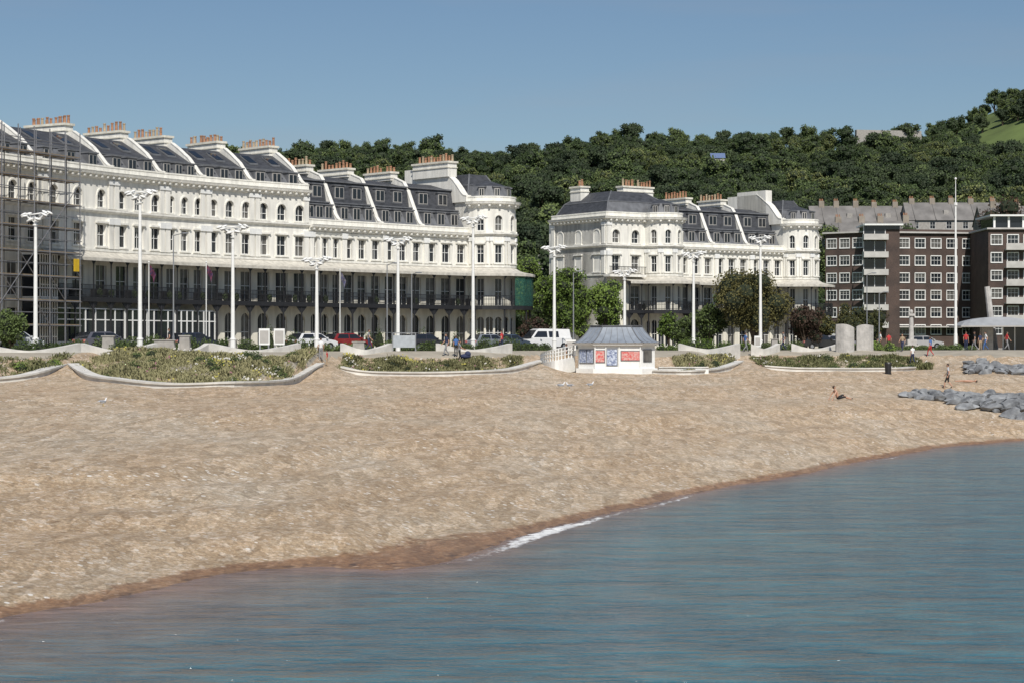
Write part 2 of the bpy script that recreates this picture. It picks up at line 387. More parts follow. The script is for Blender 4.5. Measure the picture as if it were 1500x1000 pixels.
# scaffolding
sc=MB(); f=Fr(hl[0],hl[2]); 
tub=mat('scaffold_tube',(0.24,0.24,0.25),0.4,0.2,metal=0.4); plank=mat('scaffold_plank',(0.32,0.24,0.15),0.8,0.3)
us=[i*2.0 for i in range(0,7)]
for u in us:
    for n in (2.0,3.3): sc.tube(f.P(u,n,0),f.P(u,n,17.3),0.05,0.05,tub,5)
for z in [2+1.9*i for i in range(8)]:
    for n in (2.0,3.3):
        sc.tube(f.P(0,n,z),f.P(12.2,n,z),0.045,0.045,tub,5); sc.tube(f.P(0,n,z+1.0),f.P(12.2,n,z+1.0),0.035,0.035,tub,5)
    sc.box(f,0,12.2,2.05,3.25,z+0.05,z+0.11,plank)
    for u in us: sc.tube(f.P(u,1.9,z),f.P(u,3.4,z),0.03,0.03,tub,5)
for i in range(6):
    sc.tube(f.P(us[i],3.36,2+1.9*i),f.P(us[i+1],3.36,3.9+1.9*i),0.035,0.035,tub,5)
    sc.tube(f.P(us[i+1],3.36,2+1.9*(i%3)),f.P(us[i],3.36,3.9+1.9*(i%3)),0.035,0.035,tub,5)
yel=mat('yellow_sign',(0.7,0.45,0.02),0.5); sc.box(f,11.0,11.7,3.4,3.44,6.3,7.3,yel)
sc.obj('scaffolding')

# ---------------- hotel terrace 2
pt=parts()
A=np.array([10.55,223.0]); D=np.array([21.9,15.0]); D/=np.hypot(*D)
fm=Fr(A,A+D*26.5)
Lw=A+np.array([-D[1],D[0]])*10.5; fs=Fr(Lw,A)
W=pt['walls']
bay_wall(pt,fs,0,fs.L,3,True); 
bay_wall(pt,fm,0,5.5,2,True)
c1=bow(pt,fm,5.5,2.4)
for a in (10.3,15.7,21.1):
    bay_wall(pt,fm,a,a+5.4,3,False); roof_low(pt,fm,a,a+5.4,3); body(pt,fm,a,a+5.4,12.0)
    if a>11: party(pt,fm,a,False)
    pil(pt,fm,a+0.35,False)
c2=bow(pt,fm,26.5,2.4)
body(pt,fm,0,10.3,15.0); body(pt,fm,26.5,31.3,15.0)
trims(pt,[tuple(Lw),tuple(A),fm.P(5.5,0,0)[:2]],True); trims(pt,c1,True); trims(pt,[fm.P(10.3,0,0)[:2],fm.P(26.5,0,0)[:2]],False); trims(pt,c2,True)
pavroof(pt,fm,0.3,10.2,10.3,c1,2.6,15.2,18.0)
fq=Fr(fm.P(0,0,0),fm.P(0,-10,0)); stack(pt,fq,5.5,10.6,6.2,16.0,18.7,1.2,10)
stack(pt,fm,2.2,-7,-9,17.0,18.6,1.2,4)
pavroof(pt,fm,26.6,31.2,10.8,c2,1.5,15.2,17.9)
party(pt,fm,26.6,True,0.8,False); pt['walls'].box(fm,26.2,27.2,-8.0,-2.8,15,19.1,stucco)
pil(pt,fm,0.35,True); pil(pt,fs,fs.L-0.4,True); pil(pt,fs,0.4,True)
balcony(pt,[fm.P(2.0,0,0)[:2],fm.P(5.5,0,0)[:2]]+c1[1:]+[fm.P(26.5,0,0)[:2]]+c2[1:])
B=pt['balcony']
B.box(fm,-0.4,4.8,0.02,1.2,8.1,8.35,stucco)
for i in range(26):
    u=-0.3+i*0.2; B.box(fm,u-0.02,u+0.02,1.12,1.16,8.35,9.2,iron)
B.box(fm,-0.4,4.8,1.1,1.18,9.2,9.26,iron)
group('hotel_terrace',pt)

# ---------------- brick apartment block
brick=bpy.data.materials.new('brown_brick'); t,N,L=nt(brick); b=bsdf(brick); b.inputs['Roughness'].default_value=0.85
gm=N.new('ShaderNodeNewGeometry'); sx=N.new('ShaderNodeSeparateXYZ'); cx=N.new('ShaderNodeCombineXYZ'); ad=N.new('ShaderNodeMath')
L.new(gm.outputs['Position'],sx.inputs[0]); L.new(sx.outputs[0],ad.inputs[0]); L.new(sx.outputs[1],ad.inputs[1]); L.new(ad.outputs[0],cx.inputs[0]); L.new(sx.outputs[2],cx.inputs[1])
bt=N.new('ShaderNodeTexBrick'); bt.inputs['Scale'].default_value=4.0; bt.inputs['Color1'].default_value=(0.058,0.040,0.035,1); bt.inputs['Color2'].default_value=(0.088,0.057,0.047,1); bt.inputs['Mortar'].default_value=(0.11,0.095,0.085,1); bt.inputs['Mortar Size'].default_value=0.012
bn=N.new('ShaderNodeTexNoise'); bn.inputs['Scale'].default_value=0.5; bn.inputs['Detail'].default_value=6; L.new(gm.outputs['Position'],bn.inputs['Vector'])
br=N.new('ShaderNodeValToRGB'); br.color_ramp.elements[0].color=(.75,.75,.75,1); br.color_ramp.elements[0].position=.35; br.color_ramp.elements[1].color=(1.2,1.15,1.1,1); br.color_ramp.elements[1].position=.65; L.new(bn.outputs['Fac'],br.inputs['Fac'])
bm_=N.new('ShaderNodeMix'); bm_.data_type='RGBA'; bm_.blend_type='MULTIPLY'; bm_.inputs[0].default_value=1; L.new(bt.outputs['Color'],bm_.inputs[6]); L.new(br.outputs['Color'],bm_.inputs[7])
L.new(cx.outputs[0],bt.inputs['Vector']); L.new(bm_.outputs[2],b.inputs['Base Color'])
pt={k:MB() for k in ('walls','windows','balconies','roof')}
W,WN=pt['walls'],pt['windows']
def flats(f,nb,nf,h0=1.0,fh=2.72,m=brick,skip=()):
    for k in range(nf):
        z0=h0+k*fh if k else 0
        z1=h0+(k+1)*fh
        ops=[(c,1.65,h0+k*fh+0.85,h0+k*fh+2.25,False) for i,c in enumerate(cols(f.L,nb)) if i not in skip]
        wallrow(W,WN,f,0,f.L,z0,z1,ops,m,0.12,False,whitep,3)
        for o in ops: 
            W.box(f,o[0]-0.92,o[0]+0.92,0.003,0.1,o[2]-0.12,o[2],whitep); W.box(f,o[0]-0.9,o[0]+0.9,0.003,0.05,o[3],o[3]+0.14,whitep)
            W.box(f,o[0]-0.92,o[0]-0.83,0.003,0.04,o[2],o[3],whitep); W.box(f,o[0]+0.83,o[0]+0.92,0.003,0.04,o[2],o[3],whitep)
    H=h0+nf*fh
    W.poly([f.P(0,0,H),f.P(f.L,0,H),f.P(f.L,0,H+0.4),f.P(0,0,H+0.4)],m)
    return H+0.4
f1=Fr(WP(1209,316),WP(1266,312)); f2=Fr(WP(1266,312.2),WP(1452,316)); f3=Fr(WP(1448,303),WP(1640,303)); f3s=Fr(WP(1448,317),WP(1448,303))
H=flats(f1,3,6,1.3); flats(f2,8,6,1.3); H3=flats(f3,8,6,1.3); flats(f3s,2,6,1.3)
for f,h,d in ((f1,H,12),(f2,H,12),(f3,H3,14)):
    pt['roof'].box(f,-0.3,f.L+0.3,-d,0.45,h+0.002,h+0.25,balc)
    W.box(f,0.05,f.L-0.05,-d,-0.3,0,h,brick)
pt['roof'].box(f2,2,f2.L-1,-9,-3,H+0.25,H+0.8,brick)
ts=Fr(WP(1284,308.5),WP(1318,308.5)); 
W.box(ts,0,ts.L,-6,0,0,H+0.3,brick)
pt['roof'].box(ts,-2.0,ts.L+0.4,-7,0.9,H+0.9,H+1.15,whitep); pt['roof'].box(ts,-1.6,ts.L,-6,0.2,H+0.3,H+0.9,glass)
for k in range(6):
    z=1.3+2.72*k+2.72
    pt['balconies'].box(ts,-2.2,1.6,0.02,1.5,z-0.95,z-0.75,balc); pt['balconies'].box(ts,-2.2,1.6,1.4,1.5,z-0.75,z-0.05,balc)
    pt['balconies'].box(ts,-2.2,-2.1,0.02,1.39,z-0.75,z-0.05,balc)
    pt['balconies'].box(ts,-2.0,1.4,0.01,0.05,z-0.05,z+1.6,glass)
    for u in (-2,-.3,1.35): pt['balconies'].box(ts,u-.05,u+.05,0.052,0.09,z-0.05,z+1.6,whitep)
for k in range(6):
    z=1.3+2.72*k
    pt['balconies'].box(f3,2.4,5.6,0.02,1.4,z-0.05,z+0.12,balc); pt['balconies'].box(f3,2.4,5.6,1.33,1.4,z+0.121,z+0.95,balc)
pt['roof'].box(f3,1.0,12,-9,-0.6,H3+0.25,H3+2.0,glass); pt['roof'].box(f3,0.2,13,-9.5,0.3,H3+2.0,H3+2.25,whitep)
for u in (1,3.2,5.4,7.6): pt['roof'].box(f3,u-0.15,u+0.15,-0.6,-0.3,H3+0.25,H3+2.0,whitep)
pt['balconies'].box(f2,0.3,f2.L,0.02,1.3,3.2,3.4,balc)
group('brick_apartment_block',pt)

# ---------------- terrain
SH=[(-400,-500),(-60,-60),(-30,-5),(-20,15),(-16,26),(-12,36.5),(-10.3,40.1),(-8.3,44.2),(-6.6,48.6),(-4.8,49.0),(-2.6,48.8),(-1.5,50.8),(-0.65,54.2),(0.8,58.6),(2.4,62.9),(6.25,72.9),(11.3,82.6),(18.6,98.2),(24.3,108.8),(29.5,114.6),(45,121),(80,127),(200,140),(1500,200)]
sx_=np.array([p[0] for p in SH],float); sy_=np.array([p[1] for p in SH],float)
xd=np.concatenate([np.linspace(-400,-60,60),np.arange(-60,60,0.05),np.linspace(60,1500,700)])
S_=np.interp(xd,sx_,sy_)
k=np.ones(21)/21; mid=(xd>-59)&(xd<59); Sm=np.convolve(S_,k,mode='same'); S_=np.where(mid,Sm,S_)
S_=S_+np.where((xd>-30)&(xd<60),0.16*np.sin(xd*2.3)+0.12*np.sin(xd*5.1+1)+0.28*np.sin(xd*0.9)+0.08*np.sin(xd*11+2),0)
def Sf(x): return np.interp(x,xd,S_)
kd=KDTree(len(xd))
for i in range(len(xd)): kd.insert((xd[i],S_[i],0),i)
kd.balance()
def shore_t(x,y):
    d=kd.find((x,y,0))[2]
    return d if y>Sf(x) else -d
RIB=[[(-80,116),(0,119),(60,122),(98,129)],
     [(104,128),(130,123),(180,118.5),(260,115.5),(340,115),(400,121),(440,132),(470,141)],
     [(500,144),(540,144),(620,147),(700,150),(760,156),(797,163)],
     [(958,159),(1010,158),(1050,164),(1085,173)],
     [(1120,171),(1200,171),(1300,170),(1338,176)]]
Lx=[];Ly=[]
for r in RIB:
    for p,d in r: Lx.append(WX(p,d)); Ly.append(d)
Lx+= [WX(845,163),WX(950,163),44,60,200]; Ly+=[163,163,168,172,190]
o=np.argsort(Lx); Lx=np.array(Lx)[o]; Ly=np.array(Ly)[o]
Lx=np.concatenate([[-600],Lx]); Ly=np.concatenate([[60],Ly])
CUSP=[(-28.3,129),(-13.4,143),(2.2,162),(20.3,173),(39,172)]
RX=[-600,-90,0,41,85,110,137,165,178,189,206,300,600]; RZ=[66,79,80,85.5,83,85,84,87,91,97,106,128,134]
def ss(t): t=min(1,max(0,t)); return t*t*(3-2*t)
def hz(x,y):
    if y>255:
        t=(y-330)/470.0
        if t<=0: return G
        R=np.interp(x,RX,RZ)
        g=t**1.08 if t<1 else 1-0.15*(t-1)
        return G+(R-G)*g+ (noise.noise(Vector((x*0.012,y*0.012,3)))*7*min(1,t*3))
    t=shore_t(x,y)
    if t<0: return max(-3.5,t*0.14)
    w=0.4+2.2*math.exp(-((x+3.2)/2.0)**2-((y-51)/8.0)**2)
    z=0.035*min(t,w)+ (3.45*(1-math.exp(-(t-w)/19.0)) if t>w else 0)
    n1=noise.noise(Vector((x*0.12,y*0.07,0)))
    z+=(0.14*n1+0.06*noise.noise(Vector((x*0.5,y*0.3,5)))+0.04*noise.noise(Vector((x*1.4,y*0.8,8))))*ss(t/8)
    z+=0.13*math.sin(t*0.55+2.5*n1)*ss(t/10)*ss((60-t)/20)
    z+=0.07*math.sin(t*2.2+3*noise.noise(Vector((x*0.2,y*0.2,9))))*ss(t/2)*ss((16-t)/6)
    L0=float(np.interp(x,Lx,Ly)); s=y-L0
    c=0
    for cx_,cy_ in CUSP: c+=math.exp(-((x-cx_)/1.6)**2-((y-cy_)/9.0)**2)
    z+=0.75*min(1,c)
    z=min(z,4.9)
    if s>0: z=z+(G-z)*ss(s/float(np.interp(x,[-29,-24,-19,-15.5,-13.5],[13,20,27,27,14])))
    return z
xs=np.concatenate([[-2500,-1200,-600,-400],np.arange(-300,-50,15),np.arange(-50,-18,1.0),np.arange(-18,34,0.4),np.arange(34,60,1.0),np.arange(60,340,15),[400,600,1200,2500]])
ys=np.concatenate([[-900,-500,-200,-80,-40,-10,10],np.arange(20,36,2),np.arange(36,122,0.45),np.arange(122,200,0.8),np.arange(200,330,10),np.arange(330,830,12),[860,950,1200,2500,5000]])
def grid(xs,ys,zf):
    nx,ny=len(xs),len(ys); V=np.zeros((nx*ny,3)); 
    X,Y=np.meshgrid(xs,ys); V[:,0]=X.ravel(); V[:,1]=Y.ravel(); V[:,2]=[zf(a,b) for a,b in zip(V[:,0],V[:,1])]
    i=np.arange(nx-1)[None,:]+nx*np.arange(ny-1)[:,None]; i=i.ravel()
    Fq=np.stack([i,i+1,i+1+nx,i+nx],1)
    return V,Fq
def npmesh(name,V,Fq,mats=(),mi=None,smooth=False,parent=None):
    me=bpy.data.meshes.new(name); n=len(Fq); k=Fq.shape[1]
    me.vertices.add(len(V)); me.vertices.foreach_set('co',np.asarray(V,np.float32).ravel())
    me.loops.add(n*k); me.loops.foreach_set('vertex_index',Fq.astype(np.int32).ravel())
    me.polygons.add(n); me.polygons.foreach_set('loop_start',np.arange(0,n*k,k,dtype=np.int32)); me.polygons.foreach_set('loop_total',np.full(n,k,np.int32))
    for m in mats: me.materials.append(m)
    if mi is not None: me.polygons.foreach_set('material_index',np.asarray(mi,np.int32))
    me.update(calc_edges=True); me.validate()
    if smooth: me.polygons.foreach_set('use_smooth',[True]*n)
    o=bpy.data.objects.new(name,me); COL.objects.link(o)
    if parent: o.parent=parent
    return o
V,Fq=grid(xs,ys,hz)
cen=V[Fq].mean(axis=1)
mi=np.zeros(len(Fq),int)
Lc=np.interp(cen[:,0],Lx,Ly)
mi[(cen[:,1]>Lc+9)]=1
mi[(cen[:,1]>262)]=2
# shingle material
sh=bpy.data.materials.new('shingle_beach'); t,N,L=nt(sh); b=bsdf(sh)
tc=N.new('ShaderNodeTexCoord'); at=N.new('ShaderNodeAttribute'); at.attribute_name='wet'
def noi(sc,det=2,st=None,rough=0.5):
    n=N.new('ShaderNodeTexNoise'); n.inputs['Scale'].default_value=sc; n.inputs['Detail'].default_value=det; n.inputs['Roughness'].default_value=rough
    if st:
        mp=N.new('ShaderNodeMapping'); mp.inputs['Scale'].default_value=st[:3]
        if len(st)>3: mp.inputs['Rotation'].default_value=(0,0,st[3])
        L.new(tc.outputs['Object'],mp.inputs['Vector']); L.new(mp.outputs['Vector'],n.inputs['Vector'])
    else: L.new(tc.outputs['Object'],n.inputs['Vector'])
    return n
def ramp(src,els):
    r=N.new('ShaderNodeValToRGB'); e=r.color_ramp.elements
    while len(e)<len(els): e.new(0.5)
    for q,(p,c) in zip(e,els): q.position=p; q.color=(*c,1)
    L.new(src,r.inputs['Fac']); return r
def mixc(f,a,bb,mode='MIX'):
    m=N.new('ShaderNodeMix'); m.data_type='RGBA'; m.blend_type=mode
    if isinstance(f,(int,float)): m.inputs[0].default_value=f
    else: L.new(f,m.inputs[0])
    for s_,i in ((a,6),(bb,7)):
        if isinstance(s_,tuple): m.inputs[i].default_value=(*s_,1)
        else: L.new(s_,m.inputs[i])
    return m.outputs[2]
def vor(scale,st=None):
    vo=N.new('ShaderNodeTexVoronoi'); vo.inputs['Scale'].default_value=scale
    if st:
        mp=N.new('ShaderNodeMapping'); mp.inputs['Scale'].default_value=st; L.new(tc.outputs['Object'],mp.inputs['Vector']); L.new(mp.outputs['Vector'],vo.inputs['Vector'])
    else: L.new(tc.outputs['Object'],vo.inputs['Vector'])
    sp=N.new('ShaderNodeSeparateColor'); L.new(vo.outputs['Color'],sp.inputs[0]); return vo,sp
PEB=[(0.0,(0.13,0.09,0.06)),(0.2,(0.31,0.225,0.145)),(0.6,(0.47,0.355,0.235)),(0.85,(0.60,0.51,0.39)),(1.0,(0.85,0.81,0.74))]
v_a,s_a=vor(13); v_b,s_b=vor(5.0); v_c,s_c=vor(3.2,(1.0,0.22,1.0))
peb=ramp(s_a.outputs[0],PEB); peb2=ramp(s_b.outputs[1],PEB); peb3=ramp(s_c.outputs[0],[(0,(.74,.73,.71)),(.5,(1,1,1)),(1,(1.24,1.26,1.3))])
pc=mixc(0.5,peb.outputs[0],peb2.outputs[0])
big=noi(0.22,5,(1.0,0.35,1.0,-0.35),0.6); bigr=ramp(big.outputs['Fac'],[(0.32,(0.44,0.30,0.17)),(0.48,(0.48,0.35,0.215)),(0.58,(0.50,0.395,0.27)),(0.72,(0.55,0.475,0.365))])
col=mixc(0.5,pc,bigr.outputs[0])
col=mixc(0.75,col,peb3.outputs[0],'MULTIPLY')
md=noi(9.0,5,None,0.8); mdr=ramp(md.outputs['Fac'],[(0.40,(0.74,0.73,0.72)),(0.60,(1.24,1.24,1.25))])
col=mixc(1.0,col,mdr.outputs[0],'MULTIPLY')
vs,sp2=vor(3.6)
st=N.new('ShaderNodeMath'); st.operation='GREATER_THAN'; st.inputs[1].default_value=0.7; L.new(sp2.outputs[1],st.inputs[0])
dd=N.new('ShaderNodeMath'); dd.operation='LESS_THAN'; dd.inputs[1].default_value=0.26; L.new(vs.outputs['Distance'],dd.inputs[0])
pm=N.new('ShaderNodeMath'); pm.operation='MULTIPLY'; L.new(st.outputs[0],pm.inputs[0]); L.new(dd.outputs[0],pm.inputs[1])
pz=noi(0.4,4,(1,.5,1)); pzr=ramp(pz.outputs['Fac'],[(0.42,(0.15,)*3),(0.6,(0.9,0.9,0.9))])
pm2=N.new('ShaderNodeMath'); pm2.operation='MULTIPLY'; L.new(pm.outputs[0],pm2.inputs[0]); L.new(pzr.outputs[0],pm2.inputs[1])
col=mixc(pm2.outputs[0],col,(0.85,0.82,0.76))
wn=noi(1.2,5,None,0.7); wa=N.new('ShaderNodeMath'); wa.operation='MULTIPLY_ADD'; wa.inputs[1].default_value=0.8; wa.inputs[2].default_value=-0.4
L.new(wn.outputs['Fac'],wa.inputs[0]); wb=N.new('ShaderNodeMath'); wb.operation='ADD'; L.new(wa.outputs[0],wb.inputs[0]); L.new(at.outputs['Fac'],wb.inputs[1])
wr=ramp(wb.outputs[0],[(0.4,(0,0,0)),(0.55,(1,1,1))])
wetc=mixc(1.0,col,(0.68,0.50,0.36),'MULTIPLY')
col=mixc(wr.outputs[0],col,wetc)
wl=ramp(at.outputs['Fac'],[(0.80,(0,0,0)),(0.88,(1,1,1)),(0.98,(0.4,0.4,0.4))]); wk=noi(2.2,5,None,.7); wkr=ramp(wk.outputs['Fac'],[(0.50,(0,0,0)),(0.6,(0.8,)*3)])
wm_=N.new('ShaderNodeMath'); wm_.operation='MULTIPLY'; L.new(wl.outputs[0],wm_.inputs[0]); L.new(wkr.outputs[0],wm_.inputs[1])
col=mixc(wm_.outputs[0],col,(0.06,0.035,0.022))
L.new(col,b.inputs['Base Color']); 
rr=ramp(wr.outputs[0],[(0,(0.9,)*3),(1,(0.4,)*3)]); L.new(rr.outputs[0],b.inputs['Roughness'])
bp=N.new('ShaderNodeBump'); bp.inputs['Strength'].default_value=0.9; bp.inputs['Distance'].default_value=0.07
bh=noi(7,7,None,0.85); L.new(bh.outputs['Fac'],bp.inputs['Height']); L.new(bp.outputs['Normal'],b.inputs['Normal'])
hillm=mat('hillside_grass',(0.12,0.165,0.045),0.9,0.45,0.05)
ter=npmesh('ground_terrain',V,Fq,(sh,paving,hillm),mi,True)
wet=np.zeros(len(V))
near=(V[:,1]<135)&(V[:,1]>5)&(np.abs(V[:,0])<70)
for i in np.where(near)[0]:
    x,y=V[i,0],V[i,1]; tt=shore_t(x,y)
    w=0.7+2.0*math.exp(-((x+3.2)/2.0)**2-((y-51)/8.0)**2)
    wet[i]=1.0 if tt<0 else max(0,1-0.5*tt/w) if tt<2*w else 0
a=ter.data.attributes.new('wet','FLOAT','POINT'); a.data.foreach_set('value',wet.astype(np.float32))

# ---------------- water
xw=np.concatenate([[-2500,-600,-200,-80,-40],np.arange(-20,34,0.35),np.arange(34,80,2),[100,200,500,1200,2500]])
yw=np.concatenate([[-2500,-800,-300,-100,-30,0,15],np.arange(26,122,0.4),np.arange(122,150,2),[170,210]])
V,Fq=grid(xw,yw,lambda a,b:0.0)
wm=bpy.data.materials.new('sea_water'); t,N,L=nt(wm); b=bsdf(wm)
tc=N.new('ShaderNodeTexCoord'); at=N.new('ShaderNodeAttribute'); at.attribute_name='depthw'; af=N.new('ShaderNodeAttribute'); af.attribute_name='foam'
v1=noi(0.12,5,(0.6,1.2,1),.6); 
deep=ramp(v1.outputs['Fac'],[(0.35,(0.036,0.108,0.145)),(0.65,(0.060,0.150,0.178))])
n1=noi(0.8,4,(0.45,1.1,1,0.12),0.6); n2=noi(2.6,4,(0.45,1.1,1,-0.08),0.65); n3=noi(8,2,(0.5,1.2,1,0.1),0.6)
rip=N.new('ShaderNodeMath'); rip.operation='MULTIPLY_ADD'; rip.inputs[1].default_value=0.5; L.new(n2.outputs['Fac'],rip.inputs[0])
rh=N.new('ShaderNodeMath'); rh.operation='MULTIPLY'; rh.inputs[1].default_value=0.5; L.new(n1.outputs['Fac'],rh.inputs[0]); L.new(rh.outputs[0],rip.inputs[2])
ripr=ramp(rip.outputs[0],[(0.38,(0.60,0.64,0.68)),(0.5,(0.97,0.98,1.0)),(0.62,(1.40,1.34,1.28))])  # ripple light and dark painted into the water colour, crests lighter, troughs darker
dcol=mixc(1.0,deep.outputs[0],ripr.outputs[0],'MULTIPLY')
shn=noi(0.5,4); sa=N.new('ShaderNodeMath'); sa.operation='MULTIPLY_ADD'; sa.inputs[1].default_value=0.5; sa.inputs[2].default_value=-0.25
L.new(shn.outputs['Fac'],sa.inputs[0]); sb=N.new('ShaderNodeMath'); sb.operation='ADD'; L.new(sa.outputs[0],sb.inputs[0]); L.new(at.outputs['Fac'],sb.inputs[1])
sr=ramp(sb.outputs[0],[(0.12,(0,0,0)),(0.95,(1,1,1))])
shal=mixc(1.0,(0.20,0.145,0.125),ripr.outputs[0],'MULTIPLY')
wc=mixc(sr.outputs[0],dcol,shal)
fn=noi(3.5,6,None,0.75); fa=N.new('ShaderNodeMath'); fa.operation='MULTIPLY'; L.new(fn.outputs['Fac'],fa.inputs[0]); L.new(af.outputs['Fac'],fa.inputs[1])
fr_=ramp(fa.outputs[0],[(0.36,(0,0,0)),(0.46,(1,1,1))])
wc=mixc(fr_.outputs[0],wc,(0.8,0.8,0.78))
L.new(wc,b.inputs['Base Color'])
b.inputs['IOR'].default_value=1.33; b.inputs['Specular IOR Level'].default_value=0.5
rf=ramp(fr_.outputs[0],[(0,(0.12,)*3),(1,(0.8,)*3)]); L.new(rf.outputs[0],b.inputs['Roughness'])
prev=None
for nn_,ds in ((n1,0.40),(n2,0.15),(n3,0.03)):
    q=N.new('ShaderNodeBump'); q.inputs['Strength'].default_value=1.0; q.inputs['Distance'].default_value=ds; L.new(nn_.outputs['Fac'],q.inputs['Height'])
    if prev: L.new(prev.outputs['Normal'],q.inputs['Normal'])
    prev=q
L.new(prev.outputs['Normal'],b.inputs['Normal'])
wo=npmesh('sea_water',V,Fq,(wm,),None,True)
dp=np.zeros(len(V)); fo=np.zeros(len(V))
for i in range(len(V)):
    x,y=V[i,0],V[i,1]
    if not(-40<x<80 and 10<y<150): continue
    tt=-shore_t(x,y)
    wd=1.4+3.3*math.exp(-((x+7)/6.0)**2)
    dp[i]=1.0 if tt<0 else math.exp(-tt/wd)
    amp=0.55+0.5*math.exp(-((x-1.2)/2.2)**2)+0.35*math.exp(-((x-6)/2)**2)+0.3*math.exp(-((x-18)/2)**2)+0.3*math.exp(-((x+11)/1.5)**2)
    fo[i]=amp*math.exp(-((tt-0.3)/(0.28+0.3*math.exp(-((x-0.8)/2)**2)))**2)
for nm,arr in (('depthw',dp),('foam',fo)):
    a=wo.data.attributes.new(nm,'FLOAT','POINT'); a.data.foreach_set('value',arr.astype(np.float32))

# ---------------- road
road=MB()
rp=full1[1:-9]+[tuple(fm.P(-4,0,0)[:2]),tuple(fm.P(31,0,0)[:2]),(62,262),(140,290)]
road.sweep(rp,[(6,0.004),(13,0.004)],asphalt,closed=False); road.obj('road')
kb=MB(); kb.sweep(rp,[(5.7,-0.1),(6.0,-0.1),(6.0,0.12),(5.7,0.12)],greyc); kb.sweep(rp,[(13.0,-0.1),(13.3,-0.1),(13.3,0.12),(13.0,0.12)],greyc); kb.obj('kerb')
ln=MB()
for i in range(len(rp)-1):
    f=Fr(rp[i],rp[i+1]); k=int(f.L/5)
    for j in range(k): ln.poly([f.P(j*5,9.4,0.008),f.P(j*5+2.5,9.4,0.008),f.P(j*5+2.5,9.55,0.008),f.P(j*5,9.55,0.008)],linep)
ln.obj('road_markings')

# ---------------- promenade walls
def smoothpath(pts,k=6):
    P=[np.array(p) for p in pts]; out=[]
    for i in range(len(P)-1):
        p0=P[max(0,i-1)];p1=P[i];p2=P[i+1];p3=P[min(len(P)-1,i+2)]
        for j in range(k):
            t=j/k; out.append(tuple(0.5*((2*p1)+(-p0+p2)*t+(2*p0-5*p1+4*p2-p3)*t*t+(-p0+3*p1-3*p2+p3)*t**3)))
    out.append(tuple(P[-1])); return out
for r in RIB:
    pth=smoothpath([WP(*q) for q in r],6)
    zs=[hz(x,y) for x,y in pth]; zs=np.convolve(np.pad(zs,3,mode='edge'),np.ones(7)/7,mode='valid')
    m=MB(); m.sweep(pth,[(0.2,-0.5),(0.16,0.2),(0.26,0.22),(0.26,0.33),(-0.5,0.33),(-0.5,-0.5)],concrete,zoff=list(zs)); m.obj('wave_wall')
UW=[(-30,116,133,2.0),(120,228,138,2.0),(262,304,145,1),(308,438,144,2.6),(500,572,155,1.6),(640,748,163,2.2),(995,1082,176,2),(1100,1140,180,1),(1160,1230,183,1.5)]
for a_,b_,d,bl in UW:
    pts=[]; tops=[]
    for i in range(17):
        t=i/16; dd_=d+3*t-bl*math.sin(math.pi*t); pts.append(WP(a_+(b_-a_)*t,dd_)); tops.append(5.12+0.5*abs(2*t-1)**1.5)
    m=MB(); m.sweep(pts,[(0.17,-1.6),(0.17,0),(-0.25,0),(-0.25,-1.6)],concrete,zoff=tops); m.obj('promenade_wall')

# ---------------- foliage helpers
def leaves(C,size,asp=1.0,up=0.0):
    n=len(C); a=np.random.normal(size=(n,3)); a/=np.linalg.norm(a,axis=1)[:,None]
    if up>0: a[:,2]=a[:,2]*(1-up)+up; a/=np.linalg.norm(a,axis=1)[:,None]
    b=np.random.normal(size=(n,3)); b-=a*(a*b).sum(1)[:,None]; b/=np.linalg.norm(b,axis=1)[:,None]
    s=size*np.random.uniform(0.6,1.3,(n,1)); a=a*s*asp; b=b*s
    V=np.empty((n,4,3)); V[:,0]=C-a*0.5; V[:,1]=C+b*0.4; V[:,2]=C+a*0.5; V[:,3]=C-b*0.4
    return V.reshape(-1,3),np.arange(4*n).reshape(-1,4)
def make_tree(name,rx,ht,trunk,nleaf,ls,lm,core,seed=0,blobs=14,loc=None,ry=None,parent=None):
    rs=np.random.RandomState(seed); ry=ry or rx; hz_=(ht-trunk)/2; cz=trunk+hz_
    bl=[]
    for i in range(blobs):
        u=rs.normal(size=3); u/=np.linalg.norm(u); r=rs.uniform(0.35,0.76)
        c=np.array([u[0]*rx*r,u[1]*ry*r,cz+u[2]*hz_*r*1.0]); bl.append((c,rs.uniform(0.26,0.42)*min(rx,hz_*1.2)))
    bl.append((np.array([0,0,cz]),0.55*min(rx,hz_)))
    pts=[]
    wsum=sum(r*r for c,r in bl)
    for c,r in bl:
        k=int(nleaf*r*r/wsum); u=rs.normal(size=(k,3)); u/=np.linalg.norm(u,axis=1)[:,None]
        rad=r*rs.uniform(0.72,1.2,(k,1)); pts.append(c+u*rad*np.array([1,1,0.85]))
    C=np.concatenate(pts); C[:,2]=np.maximum(C[:,2],0.15)
    V,Fq=leaves(C,ls)
    crown=MB()
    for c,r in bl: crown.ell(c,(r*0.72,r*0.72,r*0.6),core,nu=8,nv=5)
    tr=crown
    tr.tube((0,0,-0.2),(0,0,trunk+hz_*0.6),rx*0.07+0.05,rx*0.03+0.03,wood,7)
    for c,r in bl[:7]: tr.tube((0,0,trunk*0.8+0.1),tuple(c),rx*0.035+0.03,0.03,wood,5)
    nv=len(V)
    me=bpy.data.meshes.new(name)
    me.from_pydata([tuple(v) for v in V]+tr.v,[],[tuple(q) for q in Fq.tolist()]+[tuple(i+nv for i in q) for q in tr.f])
    me.materials.append(lm)
    for m in tr.mats: me.materials.append(m)
    me.polygons.foreach_set('material_index',[0]*len(Fq)+[1+i for i in tr.m])
    o=bpy.data.objects.new(name,me); COL.objects.link(o)
    if loc: o.location=loc
    if parent: o.parent=parent
    return o
core=mat('inner_foliage',(0.018,0.026,0.010),0.9)
